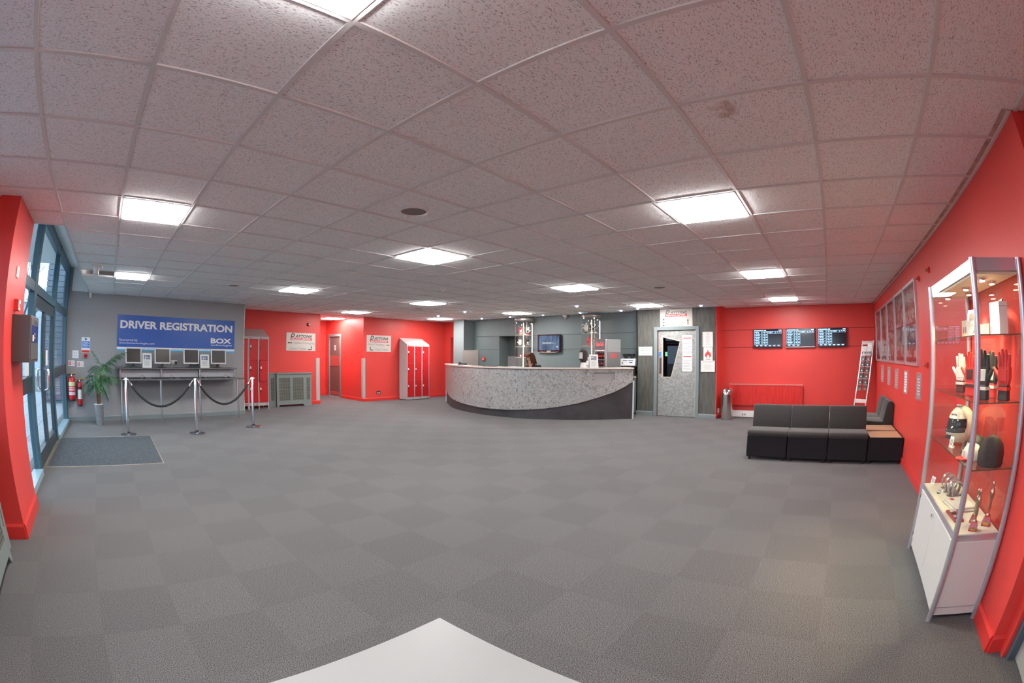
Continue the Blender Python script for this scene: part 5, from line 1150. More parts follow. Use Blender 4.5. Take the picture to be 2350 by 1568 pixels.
# ------------------------------------------------------------------ television wall
def ui_screen(parent, w, h, z0, y, n, lower):
    UI = emitter('timing_text_blue', (.42,.66,.95), 1.7); UY = emitter('timing_yellow', (.80,.75,.10), .9); UG = emitter('timing_green', (.10,.65,.20), .9); UR = emitter('timing_red', (.55,.05,.05), .7)
    s = MB().box(-w/2, w/2, y-.001, y, z0, z0+h).build('screen', M('black_screen', (.012,.012,.016), rough=.12), parent)
    m = MB(); rnd = random.Random(n)
    def r(x0, x1, a, b): m.box(-w/2+w*x0, -w/2+w*x1, y-.0018, y-.001, z0+h*(1-b), z0+h*(1-a))
    r(.01, .34, .035, .085); r(.36, .43, .03, .09); r(.88, .985, .03, .085)
    for k in range(5):
        a = .11+.15*k; r(.01, .49, a, a+.012); r(.01, .018, a, a+.15); r(.482, .49, a, a+.15)
        r(.03, .03+rnd.uniform(.14,.20), a+.035, a+.075); r(.27, .30, a+.035, a+.075); r(.33, .39, a+.035, a+.075); r(.41, .47, a+.035, a+.08)
        r(.06, .11, a+.095, a+.12); r(.13, .19, a+.095, a+.12); r(.26, .30, a+.095, a+.12); r(.36, .40, a+.095, a+.12)
    r(.01, .49, .86, .872)
    a = .11; r(.50, .985, a, a+.012); r(.50, .985, a+.12, a+.132); r(.50, .507, a, a+.13); r(.978, .985, a, a+.13); r(.52, .68, a+.035, a+.075); r(.74, .77, a+.035, a+.075); r(.82, .87, a+.035, a+.075); r(.90, .96, a+.035, a+.075); r(.56, .62, a+.09, a+.11); r(.75, .79, a+.09, a+.11)
    for k in range(lower): x = .05+.155*k; r(x, x+.10, .90, .93); r(x+.02, x+.08, .94, .965)
    m.build('timing_text', UI, s, kind='stuff')
    MB().box(-w/2+w*.405, -w/2+w*.475, y-.0022, y-.0018, z0+h*.82, z0+h*.865).build('best_lap_mark', UY, s); MB().prism([(-w/2+w*.018, z0+h*.42), (-w/2+w*.05, z0+h*.42), (-w/2+w*.034, z0+h*.48)], y-.0022, y-.0018, 'y').build('green_mark', UG, s); MB().box(-w/2+w*.01, w/2-w*.01, y-.0018, y-.001, z0+h*.115, z0+h*.122).build('red_rule', UR, s)
for k, (yc, l_) in enumerate(((.207, 'left of three, by the dark door wall'), (-.563, 'middle of three'), (-1.318, 'by the leaflet rack'))):
    t = thing('timing_screen', 'slim black wall screen with blue lap times, ' + ('nearest the steel bin', 'between two others', 'nearest the leaflet rack')[k], 'television', (10.10, yc, 1.585), R(-90), 'timing screens on the red wall')
    MB().box(-.343, .343, -.075, -.035, 0, .41).build('case', BLACK, t, bev=.004); MB().box(-.12, .12, -.035, 0, .1, .3).build('wall_bracket', BLACK, t)
    ui_screen(t, .668, .388, .014, -.075, k+1, (6, 3, 6)[k])
    if k == 1: MB().box(-.343, .343, -.078, -.074, .0, .012).build('silver_edge', ALU, t)
rad = thing('radiator', 'long red ribbed radiator on the red wall behind the sofas', 'radiator', (10.10, .253, .285), R(-90))
m = MB(); n = 50; x = -.875; pr = []
for k in range(n):
    x0 = -.87+1.74*k/n; w = 1.74/n; pr += [(x0, -.085), (x0+w*.25, -.095), (x0+w*.65, -.095), (x0+w*.9, -.085)]
vs = [(a, b, 0) for a, b in pr]+[(a, b, .46) for a, b in pr]; q = len(pr)
m.add(vs, [(i, i+1, q+i+1, q+i) for i in range(q-1)]); m.build('front_panel', REDT, rad)
MB().box(-.872, .872, -.082, -.03, 0, .46).build('core', REDT, rad); MB().box(-.88, .88, -.10, -.02, .46, .488).build('top_grille', M('pale_red_grille', (.62,.16,.14), rough=.4), rad)
for s_ in (-1, 1): MB().box(s_*.876-.008, s_*.876+.008, -.097, -.02, 0, .475).build('end_panel', REDT, rad)
for x in (-.6, .6): MB().box(x-.03, x+.03, -.03, 0, .1, .4).build('bracket', REDT, rad)
MB().tube([(-.90,-.05,.03),(-.92,-.05,.02),(-.92,-.05,-.12)], .012, 8).build('valve_pipe', REDT, rad)
tk = thing('cable_trunking', 'white plastic cable trunking with sockets along the foot of red wall', 'trunking', (10.082, 0, .012), R(-90))
MB().box(-1.32, 1.5, -.05, 0, 0, .15).build('trunk', WHITEP, tk, bev=.004); 
for y in (.76, -.35):
    sk_ = MB().box(-y-.075, -y+.075, -.056, -.05, .03, .12).build('socket_plate', WHITEP, tk, bev=.003)
    for dx in (-.045, .01): MB().box(-y+dx, -y+dx+.035, -.058, -.056, .045, .08).build('outlet', INKG, sk_)
tb = thing('waste_bin', 'domed stainless steel waste bin beside the dark door wall', 'bin', (9.70, 1.11, 0))
MB().lathe([(.148,0),(.152,.01),(.152,.03)], 32).build('base_ring', STEEL, tb, smooth=40); MB().lathe([(.148,.03),(.148,.535)], 32).build('body', M('polished_bin_steel', (.66,.63,.60), rough=.16, metal=1), tb, smooth=40)
MB().lathe([(.154,.53),(.154,.56),(.150,.60),(.132,.65),(.095,.69),(.045,.71),(.004,.715)], 32).build('dome', M('polished_bin_steel', (.66,.63,.60), rough=.16, metal=1), tb, smooth=50); MB().at((0,0,.60), rz=R(-125), rx=R(52)).box(-.075, .075, -.01, .01, .095, .13).build('flap', STEEL, tb)
t = thing('wall_box', 'small white socket low on the red return beside the steel bin', 'socket', (9.80, 1.345, .12)); MB().box(-.04, .04, -.03, 0, 0, .10).build('plate', WHITEP, t, bev=.003); MB().box(-.012, .012, -.034, -.03, .03, .07).build('switch', WHITEP, t)

# ------------------------------------------------------------------ leaflet rack
LR = Matrix.Translation((9.37, -1.905, 0)) @ Matrix.Rotation(R(-116.5), 4, 'Z')
lr = thing('leaflet_rack', 'leaning silver leaflet rack in the red corner behind the sofas', 'leaflet rack', (9.37, -1.905, 0), R(-116.5))
LN = R(-19.3); RAILM = M('dull_silver_rail', (.42,.40,.40), rough=.4, metal=.6)
RW = .14
for s_ in (-1, 1): MB().at(rx=LN).box(s_*RW-.011, s_*RW+.011, -.012, .012, 0, 1.80).build('rail', RAILM, lr)
for z0, z1 in ((1.715,1.79),(.46,.54),(.10,.12)): MB().at(rx=LN).box(-RW+.011, RW-.011, -.008, .008, z0, z1).build('cross_panel', M('rose_silver', (.45,.36,.34), rough=.35, metal=.6), lr)
MB().tube([(0,.46,1.30),(-.02,.60,0.01)], .006, 8).build('rear_strut', ALU, lr)
def rack_local(x, y, z): return Matrix.Rotation(LN, 4, 'X') @ Vector((x, y, z))
rowz = [.72+.125*k for k in range(6)]
LBK = M('leaflet_black', (.018,.014,.014), rough=.3); LOR = ramp_mat('leaflet_kart_photo', [(.0,(.03,.02,.02)),(.45,(.45,.10,.02)),(.6,(.62,.36,.10)),(.8,(.08,.02,.02))], scale=60, kind='voronoi')
for k, z in enumerate(rowz):
    MB().at(rx=LN).box(-RW+.012, RW-.012, -.04, .0, z-.003, z).build('pocket_floor', RAILM, lr)
for k, z in enumerate(rowz):
    for c, x in enumerate((-.065, .065)):
        p = LR @ rack_local(x, -.008, z+.001)
        t = thing('leaflet', 'black leaflet with white triangle, %s pocket row of the silver rack, %s' % (('lowest','second lowest','third lowest','fourth lowest','second highest','highest')[k], ('screen side', 'corner side')[c]), 'leaflet', p, R(-116.5), 'black leaflets in the rack')
        M_ = MB().at(rx=LN+R(8)); M_.box(-.048, .048, -.006, .006, 0, .20).build('paper', LBK, t)
        MB().at(rx=LN+R(8)).prism([(-.02,.155),(.02,.155),(0,.188)], -.0068, -.006, 'y').build('triangle_mark', WHITE, t); MB().at(rx=LN+R(8)).box(-.045, .045, -.0066, -.006, .012, .06).build('photo', LOR, t); MB().at(rx=LN+R(8)).box(-.03, .03, -.0066, -.006, .10, .115).build('red_title', REDINK, t)
for x, z, h_, l_ in ((-.065, 1.47, .20, 'shorter'), (.065, 1.47, .27, 'taller curling')):
    p = LR @ rack_local(x, -.022, z)
    t = thing('timetable_sheets', 'white printed sheets, the %s wad at the top of the silver rack' % l_, 'papers', p, R(-116.5), 'white sheets at the rack top')
    MB().at(rx=LN-R(3)).box(-.058, .058, -.012, .010, 0, h_).build('paper', PAPER, t)
    for k in range(8): MB().at(rx=LN-R(3)).box(-.045, .045-.01*(k % 3), -.0127, -.012, .03+.02*k, .036+.02*k).build('text_line', M('fine_print', (.5,.5,.5)), t)
    MB().at(rx=LN).box(-.06, .06, -.02, .02, -.006, -.001).build('pocket_floor', ALU, t)

# ------------------------------------------------------------------ sofas and corner tables
SOFA = M('charcoal_upholstery', (.040,.037,.035), rough=.95, spec=.1, var=.35, vscale=200, bump=.3, bscale=260, sheen=.3)
SOFB = M('black_upholstery', (.022,.021,.024), rough=.95, spec=.1, var=.3, vscale=200)
def sofa_proto(label, loc, rz, group):
    t = thing('sofa_module', label, 'sofa', loc, rz, group); w = .292
    MB().box(-w+.004, w-.004, -.315, .30, .045, .335).build('base', SOFB, t, bev=.012)
    pr = [(-.33,.345),(-.335,.375),(-.315,.405),(-.25,.418),(-.05,.405),(.14,.398),(.14,.335),(-.31,.335)]
    MB().prism(pr, -w+.003, w-.003, 'x').build('seat_cushion', SOFA, t, bev=.014, seg=3, smooth=50)
    bp = [(.115,.398),(.175,.66),(.205,.705),(.25,.712),(.29,.69),(.305,.64),(.305,.10),(.16,.10),(.13,.34)]
    MB().prism(bp, -w+.003, w-.003, 'x').build('backrest', SOFA, t, bev=.016, seg=3, smooth=50)
    for x in (-w+.05, w-.05):
        for y in (-.27, .26): MB().lathe([(.018,0),(.02,.045)], 12, (x, y)).build('foot', BLACK, t)
    return t
for k, yc in enumerate((-.352, -.937, -1.522)):
    sofa_proto(('charcoal fabric sofa seat at the free end of the row of three', 'charcoal fabric sofa seat in the middle of the row of three', 'charcoal fabric sofa seat beside the wood topped corner tables')[k], (6.095, yc, 0), R(-90), 'sofa seats in the row of three')
for k, xc in enumerate((7.262, 7.848)): sofa_proto(('charcoal fabric sofa seat against the red side wall, next to the corner tables', 'charcoal fabric sofa seat against the red side wall, nearer the screens')[k], (xc, -2.055, 0), R(180), 'sofa seats along the side wall')
BEECH = M('beech_veneer', (.56,.36,.21), rough=.4, var=.12, vscale=5, vstretch=(1,12,1))
for k, (x0, x1) in enumerate(((5.80,6.383),(6.389,6.962))):
    t = thing('corner_table', ('low black corner table with beech top, front one beside the sofa row', 'low black corner table with beech top, rear one against the wall sofas')[k], 'table', ((x0+x1)/2, -2.085, 0), R(-90), 'corner tables')
    hw = (x1-x0)/2
    MB().box(-.265, .265, -hw, hw, .045, .335).build('body', SOFB, t, bev=.01); 
    fr2 = MB()
    for b in ((-.265,.265,-hw,-hw+.022),(-.265,.265,hw-.022,hw),(-.265,-.243,-hw+.022,hw-.022),(.243,.265,-hw+.022,hw-.022)): fr2.box(*b, .335, .350)
    fr2.build('edge_frame', SOFB, t); MB().box(-.243, .243, -hw+.022, hw-.022, .335, .352).build('top', BEECH, t)
    for x in (-.22, .22):
        for y in (-hw+.05, hw-.05): MB().lathe([(.018,0),(.02,.045)], 12, (x, y)).build('foot', BLACK, t)

# ------------------------------------------------------------------ framed posters on the long red wall
def collage(name, seed):
    m = bpy.data.materials.new(name); m.use_nodes = True; N, L = nodes_of(m); p = N['Principled BSDF']; p.inputs['Roughness'].default_value = .3
    t = N.new('ShaderNodeTexCoord'); mp = N.new('ShaderNodeMapping'); mp.inputs['Scale'].default_value = (4.5, .01, 7.5); mp.inputs['Location'].default_value = (seed*3.1, 0, seed*1.7); L.new(t.outputs['Object'], mp.inputs['Vector'])
    v = N.new('ShaderNodeTexVoronoi'); v.distance = 'CHEBYCHEV'; v.inputs['Scale'].default_value = 2.2; v.inputs['Randomness'].default_value = .7; L.new(mp.outputs['Vector'], v.inputs['Vector'])
    sx = N.new('ShaderNodeSeparateColor'); L.new(v.outputs['Color'], sx.inputs[0]); r = N.new('ShaderNodeValToRGB'); r.color_ramp.interpolation = 'CONSTANT'
    st = [(0,(.46,.38,.36)),(.25,(.55,.47,.44)),(.45,(.26,.07,.07)),(.62,(.36,.24,.20)),(.75,(.10,.04,.05)),(.88,(.42,.10,.09))]
    while len(r.color_ramp.elements) < len(st): r.color_ramp.elements.new(.5)
    for e, (a, c) in zip(r.color_ramp.elements, st): e.position = a; e.color = (*c, 1)
    L.new(sx.outputs[0], r.inputs['Fac'])
    n = N.new('ShaderNodeTexNoise'); n.inputs['Scale'].default_value = 40; mp2 = N.new('ShaderNodeMapping'); mp2.inputs['Scale'].default_value = (.5, .01, 3); L.new(t.outputs['Object'], mp2.inputs['Vector']); L.new(mp2.outputs['Vector'], n.inputs['Vector'])
    mx = N.new('ShaderNodeMix'); mx.data_type = 'RGBA'; mx.blend_type = 'MULTIPLY'; mx.inputs[0].default_value = .45; L.new(r.outputs['Color'], mx.inputs[6]); L.new(n.outputs['Fac'], mx.inputs[7]); L.new(mx.outputs[2], p.inputs['Base Color']); return m
MAROON = M('maroon_print', (.13,.02,.025), rough=.3)
PORD = ('first from the glass cabinet', 'second from the glass cabinet', 'third from the glass cabinet', 'second from the room corner', 'next to the room corner')
for k, xc in enumerate((5.53, 6.45, 7.39, 8.36, 9.29)):
    w, h_ = .88, .995; t = picture('framed_poster', 'tall silver framed photo collage poster on red wall, ' + PORD[k], 'poster', (xc, -2.364, 1.278), R(180), w, h_, .034, ALU, collage('photo_collage_%d' % k, k+1), 'framed posters on the long red wall', dep=.03)
    MB().box(-w/2+.034, w/2-.034, -.0157, -.015, .05, .10).build('maroon_band', MAROON, t); MB().box(-w/2+.034, w/2-.034, -.0157, -.015, h_*.49, h_*.515).build('maroon_band', MAROON, t); MB().box(-w/2+.034, w/2-.034, -.0157, -.015, h_-.085, h_-.045).build('maroon_band', MAROON, t)
    MB().box(-w/2+.034, w/2-.034, -.022, -.020, .034, h_-.034).build('cover_glass', CGLASS, t)
for k, xc in enumerate((5.035, 5.956, 6.853, 7.749, 8.70)):
    w, h_ = .262, .302; t = picture('framed_notice', 'small silver framed notice low on red wall, ' + PORD[k], 'framed notice', (xc, -2.364, .905), R(180), w, h_, .020, ALU, (ramp_mat('notice_print', [(.0,(.16,.12,.12)),(.5,(.30,.26,.26))], scale=18) if k != 1 else PAPER), 'small framed notices on the long red wall', dep=.016)
    for j in range(6): MB().box(-.085, .085-.02*(j % 3), -.0087, -.008, .06+.033*j, .07+.033*j).build('text_line', PAPER if k != 1 else INKG, t)
for (x, z, l_) in ((4.868, 2.226, 'high, next to the first poster'), (4.296, 2.225, 'high, next to the glass cabinet'), (4.579, 1.302, 'at mid height beside the glass cabinet')):
    t = thing('wall_fixing', 'tiny red and brass wall fixing on red wall, ' + l_, 'fixing', (x, -2.364, z), R(180), 'brass wall fixings')
    MB().box(-.022, .022, -.02, 0, -.03, .03).build('plate', REDT, t, bev=.003); MB().at((0,-.02,0), rx=R(90)).lathe([(.014,0),(.016,.02),(.008,.03)], 12).build('knob', M('aged_brass', (.45,.22,.10), rough=.35, metal=.8), t, smooth=45)

# ------------------------------------------------------------------ glass display cabinet
CB = Matrix.Translation((2.40, -2.178, 0)) @ Matrix.Rotation(PI, 4, 'Z')
dc = thing('display_cabinet', 'tall glass display cabinet with silver posts and white cupboard base against red wall', 'display cabinet', (2.40, -2.178, 0), PI)
HW, HD, CH = .55, .165, 1.88
POST = M('silver_post', (.58,.58,.64), rough=.3, metal=.7)
for sx in (-1, 1):
    for sy in (-1, 1): MB().lathe([(.019,0),(.019,CH)], 16, (sx*HW, sy*HD)).build('corner_post', POST, dc, smooth=40)
CBW = M('cabinet_white', (.60,.585,.56), rough=.45)
MB().box(-HW+.01, HW-.01, -HD+.005, HD-.005, .03, .085).build('plinth', CBW, dc); MB().box(-HW+.01, HW-.01, HD-.012, HD-.004, .085, .47).build('back_panel', CBW, dc)
for sx in (-1, 1): MB().box(sx*(HW-.006)-.006, sx*(HW-.006)+.006, -HD+.02, HD-.02, .085, .47).build('side_panel', CBW, dc)
MB().box(-HW+.01, HW-.01, -HD+.004, HD-.004, .47, .505).build('deck_rail', POST, dc); MB().box(-HW+.02, HW-.02, -HD+.012, HD-.012, .505, .508).build('deck', M('deck_white', (.66,.60,.52), rough=.5), dc)
for x0, x1, hx in ((-HW+.02, -.003, -.03), (.003, HW-.02, .03)):
    dr = MB().box(x0, x1, -HD-.002, -HD+.012, .09, .466).build('cupboard_door', CBW, dc, bev=.002, seg=1)
    for z in (.13, .42): MB().box((x0 if x0 < -.1 else x1)-.006, (x0 if x0 < -.1 else x1)+.006, -HD-.006, -HD, z-.012, z+.012).build('hinge', M('bronze_hinge', (.25,.10,.07), rough=.4, metal=.7), dr)
MB().cyl((-.03,-HD-.002,.43), (-.03,-HD-.02,.43), .012, 12).build('lock', CHROME, dc, smooth=40)
MB().box(-HW, HW, -HD, HD, 1.815, CH).build('canopy', POST, dc); MB().box(-HW+.015, HW-.015, -HD+.012, HD-.012, 1.800, 1.815).build('canopy_lining', M('lining_cream', (.66,.56,.44), rough=.6), dc)
for x0, x1 in ((-HW+.02, -.002), (.002, HW-.02)): MB().box(x0, x1, -HD-.002, -HD+.003, .512, 1.812).build('glass_door', CGLASS, dc)
MB().box(-HW+.02, HW-.02, HD-.006, HD-.002, .508, 1.80).build('back_glass', CGLASS, dc)
for sx in (-1, 1): MB().box(sx*HW-.0025, sx*HW+.0025, -HD+.02, HD-.02, .508, 1.815).build('side_glass', CGLASS, dc)
for z in (.85, 1.18, 1.51):
    MB().box(-HW+.012, HW-.012, -HD+.014, HD-.012, z-.006, z).build('shelf', glass('shelf_glass', (.90,.96,.93)), dc)
    MB().box(-HW+.012, HW-.012, -HD+.012, -HD+.014, z-.006, z).build('shelf_front_edge', M('dark_glass_edge', (.10,.09,.06), rough=.2), dc); MB().box(HW-.014, HW-.012, -HD+.014, HD-.012, z-.006, z).build('shelf_side_edge', M('dark_glass_edge', (.10,.09,.06), rough=.2), dc)
MB().at((.03,-HD-.002,.60), rx=R(90)).lathe([(.014,0),(.014,.018),(.009,.025)], 12).build('door_knob', CHROME, dc, smooth=45)
SPOT = emitter('halogen_face', (1.0,.80,.50), 40)
for k, (x, y) in enumerate(((-.43,-.05),(-.20,.06),(.05,-.05),(.30,.06),(.42,-.06))):
    sp = MB().at((x, y, 1.80)).lathe([(.034,0),(.034,-.006),(.022,-.010),(.022,-.018)], 16).build('spot_lamp', CHROME, dc, smooth=40)
    MB().at((x, y, 1.78)).lathe([(.002,.001),(.018,.001),(.018,-.001),(.002,-.001)], 12).build('bulb', SPOT, sp)
    ld = bpy.data.lights.new('cabinet_spot', 'SPOT'); ld.energy = 45; ld.color = (1.0,.72,.42); ld.spot_size = R(95); ld.spot_blend = .6; ld.shadow_soft_size = .015
    lo = bpy.data.objects.new('cabinet_spot', ld); COL.objects.link(lo); lo.parent = sp; lo.location = (x, y, 1.765)
def cp(x, y, z): return tuple(CB @ Vector((x, y, z)))
def cx(X_): return 2.40-X_           # world X to cabinet x
# gloves on the shelf at 1.18
GG = 'gloves in the tall glass cabinet'
for X_, y, h_, mats, l_, mi in ((2.70,.02,.24,(GK,GW,GW),'black glove with white cuff at the far end of the glass cabinet',-1),(2.55,-.04,.25,(GW,GK,GW),'white glove with black cuff standing in the glass cabinet',-1),(2.38,.02,.26,(GR,GR,GW),'red glove with white patch standing in the glass cabinet',1),(2.26,-.06,.26,(GR,GR,GK),'red glove with black patch standing in the glass cabinet',-1),(2.13,.05,.26,(GK,GR,GW),'black and red glove standing in the glass cabinet',1),(2.01,-.06,.27,(GK,GK,GW),'all black glove with white patch in the glass cabinet',1),(1.93,.06,.27,(GR,GK,GR),'red glove with black cuff at the near end of the glass cabinet',-1)):
    glove(l_, cp(cx(X_), y, 1.181), PI+R(25), h_, *mats, GG, 0, mi)
def helmet(label, loc, rz):
    t = thing('crash_helmet', label, 'helmet', loc, rz); n, mm = 30, 18; m = MB(); vs = []; fs = []
    def P(th, ph):   # th from the top, ph around; front is -y
        r_ = .135*math.sin(th)**.85 if math.sin(th) > 0 else 0; z = .125+.135*math.cos(th); front = max(0, -math.sin(ph))
        return (r_*math.cos(ph)*.92, r_*math.sin(ph)*1.10 - (.035*front if z < .12 else .0), max(z, .0))
    for i in range(mm+1):
        th = .02+2.55*i/mm
        for k in range(n): vs.append(P(th, 2*PI*k/n))
    hole = []
    for i in range(mm):
        for k in range(n):
            th = .02+2.55*(i+.5)/mm; ph = 2*PI*(k+.5)/n; fw = abs(((ph-1.5*PI+PI) % (2*PI))-PI)
            f = (i*n+k, (i+1)*n+k, (i+1)*n+(k+1) % n, i*n+(k+1) % n)
            (hole if (1.15 < th < 1.85 and fw < 1.15) else fs).append(f)
    fs.append(tuple(range(n)))
    m.add(vs, fs).build('shell', M('helmet_white', (.74,.70,.62), rough=.15, coat=.5), t, smooth=70)
    m2 = MB(); m2.add([(a*1.0, b*1.0, c) for a, b, c in vs], hole); m2.build('visor', M('smoked_visor', (.03,.03,.035), rough=.06), t, smooth=80)
    MB().prism([(-.05,.04),(.05,.04),(.03,.07),(-.03,.07)], -.172, -.15, 'y').build('chin_vent', DARKG, t, bev=.004); MB().at((0,-.03,.255), rx=R(-20)).box(-.03, .03, -.03, .03, -.002, .01).build('top_vent', M('silver_vent', (.4,.4,.4), rough=.3), t, bev=.004)
    MB().at((0,-.121,.205), rx=R(42)).box(-.03, .03, -.004, .004, -.01, .01).build('badge', INKG, t)
    return t
helmet('white full face crash helmet with dark visor on a glass cabinet shelf', cp(cx(2.66), .02, .851), PI+R(35)).scale = (.84,.84,.9)
t = thing('knitted_hat', 'black knitted hat standing on a glass cabinet shelf', 'hat', cp(cx(1.96), .02, .851), PI)
n = 28; m = MB(); vs = []; fs = []; pr = [(.078,0),(.085,.03),(.086,.07),(.075,.11),(.05,.14),(.012,.155)]
for (r_, z) in pr:
    for k in range(n): a = 2*PI*k/n; q = 1+.05*math.cos(6*a); vs.append((r_*q*math.cos(a), r_*q*math.sin(a), z))
for i in range(len(pr)-1):
    for k in range(n): fs.append((i*n+k, i*n+(k+1) % n, (i+1)*n+(k+1) % n, (i+1)*n+k))
fs.append(tuple(range((len(pr)-1)*n, len(pr)*n))); m.add(vs, fs).build('knit', M('black_knit', (.035,.022,.022), rough=.9), t, smooth=70); MB().lathe([(.084,.0),(.09,.012),(.088,.03)], 28, cap=False).build('cuff_band', M('black_knit', (.035,.022,.022), rough=.9), t, smooth=60)
cap('red and white peaked cap on a glass cabinet shelf', cp(cx(2.14), -.05, .851), PI, GW, GR, .75)
cap('black peaked cap with tan badge on a glass cabinet shelf', cp(cx(2.34), .05, .851), PI+R(20), GK, GK, .85)
t = thing('clear_bag', 'clear plastic bag of goods behind the black hat in the glass cabinet', 'bag', cp(cx(2.16), .08, .851), PI)
MB().prism([(-.07,0),(.07,0),(.08,.12),(.05,.20),(-.06,.22),(-.08,.11)], -.03, .03, 'y').build('bag', glass('cloudy_bag', (.85,.80,.78)), t, bev=.012); MB().box(-.05, .05, -.015, .015, .01, .10).build('contents', GR, t, bev=.006)
# top shelf
t = thing('gift_box', 'tall plain white box on the top glass cabinet shelf', 'box', cp(cx(1.95), .03, 1.511), PI+R(12)); MB().box(-.055, .055, -.035, .035, 0, .16).build('carton', WHITEP, t, bev=.002); MB().box(-.0552, .0552, -.0352, .0352, .135, .138).build('lid_line', INKG, t)
t = thing('photo_frame', 'white photo frame with dark picture on the top glass cabinet shelf', 'photo frame', cp(cx(2.37), -.02, 1.511), PI+R(15)); MB().at(rx=R(-10)).box(-.06, .06, -.008, 0, 0, .16).build('frame', WHITEP, t, bev=.002); MB().at(rx=R(-10)).box(-.04, .04, -.0088, -.008, .02, .14).build('picture', GK, t); MB().box(-.01, .01, 0, .05, 0, .004).build('foot', WHITEP, t)
t = thing('photo_frame', 'dark edged photo frame leaning on the top glass cabinet shelf', 'photo frame', cp(cx(2.10), .08, 1.511), PI+R(-10)); MB().at(rx=R(-12)).box(-.06, .06, -.008, 0, 0, .19).build('frame', GK, t, bev=.002); MB().at(rx=R(-12)).box(-.048, .048, -.0088, -.008, .012, .178).build('picture', M('pale_photo', (.45,.38,.34), rough=.3), t); MB().box(-.01, .01, 0, .05, 0, .004).build('foot', GK, t)
t = thing('boxed_model', 'cream box with printed figures on the top glass cabinet shelf', 'box', cp(cx(2.55), .03, 1.511), PI+R(10)); MB().box(-.07, .07, -.03, .03, 0, .11).build('carton', M('cream_card', (.66,.58,.44), rough=.5), t); 
for k in range(3): MB().ball((-.04+.035*k,-.031,.05), .012, .002, .022, 10, 8).build('printed_figure', INKG, t, smooth=80)
t = thing('mug', 'white mug with dark print on the top glass cabinet shelf', 'mug', cp(cx(2.22), -.07, 1.511), PI); MB().lathe([(.036,0),(.038,.01),(.038,.085),(.034,.085),(.033,.01)], 20).build('cup', WHITEP, t, smooth=45); MB().tube([(.037,0,.065),(.062,0,.06),(.062,0,.03),(.037,0,.022)], .006, 8).build('handle', WHITEP, t, smooth=50)
t = thing('open_card', 'open white card leaning on the top glass cabinet shelf', 'card', cp(cx(2.02), -.08, 1.511), PI); MB().at(rz=R(25)).box(0, .08, -.001, .001, 0, .055).build('card', PAPER, t); MB().at(rz=R(150)).box(0, .08, -.001, .001, 0, .055).build('card', PAPER, t)
# deck
BR = M('studded_silver', (.50,.48,.46), rough=.35, metal=.7, var=.7, vscale=220, lo=.4, hi=.6)
for k in range(6):
    X_ = 2.79-.050*k; t = thing('studded_bracelet', 'silver studded bracelet standing on the cabinet deck', 'bracelet', cp(cx(X_), .01+.02*(k % 2), .509), PI, 'studded bracelets in the glass cabinet')
    pts = [(0, .05*math.cos(a)*1.0, .058+.055*math.sin(a)) for a in [PI*(-.38+1.76*j/18) for j in range(19)]]; m = MB()
    vs = []; fs = []
    for j, p in enumerate(pts): vs += [(-.021, p[1], p[2]), (.021, p[1], p[2]), (.021, p[1]*.92, .058+(p[2]-.058)*.92), (-.021, p[1]*.92, .058+(p[2]-.058)*.92)]
    for j in range(len(pts)-1):
        for i in range(4): fs.append((4*j+i, 4*j+4+i, 4*j+4+(i+1) % 4, 4*j+(i+1) % 4))
    zmin = min(v[2] for v in vs); m.add([(a, b, c-zmin) for a, b, c in vs], fs).build('band', BR, t); MB().box(-.02, .02, -.05, .05, 0, .003).build('clasp', STEEL, t)
price_card('white five pound price card beside the studded bracelets', cp(cx(2.90), -.09, .509), PI+R(20), .055, .055, '£5')
price_card('white price card hanging by the crash helmet', cp(cx(2.47), -.11, .851), PI+R(20), .045, .07, '£25')
price_card('narrow white price card between helmet and black cap', cp(cx(2.52), -.09, .851), PI+R(20), .045, .05, '£20')
t = thing('folded_shirt', 'folded white shirt lying on the cabinet deck', 'shirt', cp(cx(2.36), .0, .509), PI+R(8)); MB().box(-.13, .13, -.09, .10, 0, .014).build('lower_fold', M('shirt_white', (.62,.57,.52), rough=.85), t, bev=.006); MB().box(-.12, .12, -.08, .09, .0142, .026).build('upper_fold', M('shirt_white', (.62,.57,.52), rough=.85), t, bev=.005); MB().box(-.09, -.05, -.05, -.02, .0262, .0266).build('printed_mark', REDINK, t)
t = thing('badge_box', 'flat red edged box of picture badges at the front of the cabinet deck', 'box', cp(cx(2.16), -.09, .509), PI+R(4)); MB().box(-.10, .10, -.035, .035, 0, .012).build('tray', M('dull_red_card', (.40,.06,.05), rough=.5), t)
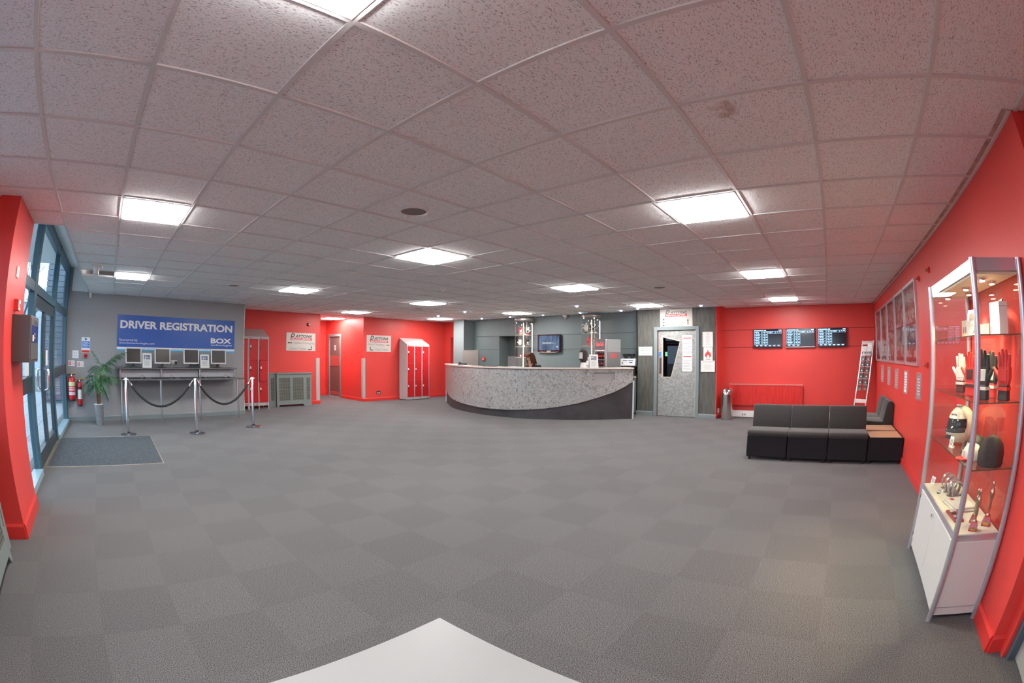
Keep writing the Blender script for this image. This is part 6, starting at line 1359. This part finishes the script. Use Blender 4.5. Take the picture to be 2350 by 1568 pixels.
for k in range(4): MB().at((-.07+.045*k,0,.0122)).lathe([(.017,0),(.015,.004)], 16).build('badge', (GW, GK, STEEL, GK)[k], t, smooth=45)
def trophy(label, loc, rz, k):
    t = thing('trophy', label, 'trophy', loc, rz, 'trophies in the glass cabinet')
    MB().lathe([(.042*k,0),(.042*k,.012*k),(.026*k,.045*k),(.022*k,.05*k)], 4).build('base', M('trophy_red', (.45,.015,.02), rough=.2, coat=.5), t); MB().at((0,0,0), rz=R(45)).box(-.018*k, .018*k, -.031*k, -.0295*k, .006*k, .022*k).build('plaque', M('gold_plaque', (.6,.4,.12), rough=.3, metal=.9), t)
    MB().lathe([(.014*k,.05*k),(.008*k,.065*k),(.012*k,.09*k),(.010*k,.12*k),(.016*k,.15*k),(.014*k,.175*k),(.006*k,.19*k),(.009*k,.20*k),(.008*k,.215*k),(.002,.225*k)], 14).build('figure', M('gold_silver_figure', (.70,.60,.42), rough=.18, metal=1), t, smooth=50)
for X_, y, k, l_ in ((2.06,.02,.85,'short trophy with red base and gilt figure at the back of the cabinet deck'),(1.93,-.02,1.0,'trophy with red base and gilt figure nearest the cabinet side glass'),(2.0,.10,1.1,'tallest trophy with red base and gilt figure on the cabinet deck')): trophy(l_, cp(cx(X_), y, .509), PI+R(20), k)

# ------------------------------------------------------------------ white table in front of the camera
wt = thing('white_table', 'white table corner in the foreground of the hall', 'table', (-.33, -.80, 0))
TX, TY = .143+.33, -.328+.80
MB().box(TX-1.2, TX, TY-.80, TY, .725, .75).build('top', M('pale_grey_laminate', (.25,.246,.242), rough=.32, var=.03, vscale=3), wt, bev=.004)
for x, y in ((TX-.10,TY-.10),(TX-1.10,TY-.10),(TX-.10,TY-.70),(TX-1.10,TY-.70)): MB().box(x-.02, x+.02, y-.02, y+.02, 0, .725).build('leg', ALU, wt)
MB().box(TX-1.08, TX-.12, TY-.12, TY-.09, .66, .725).build('apron', ALU, wt); MB().box(TX-1.08, TX-.12, TY-.71, TY-.68, .66, .725).build('apron', ALU, wt)
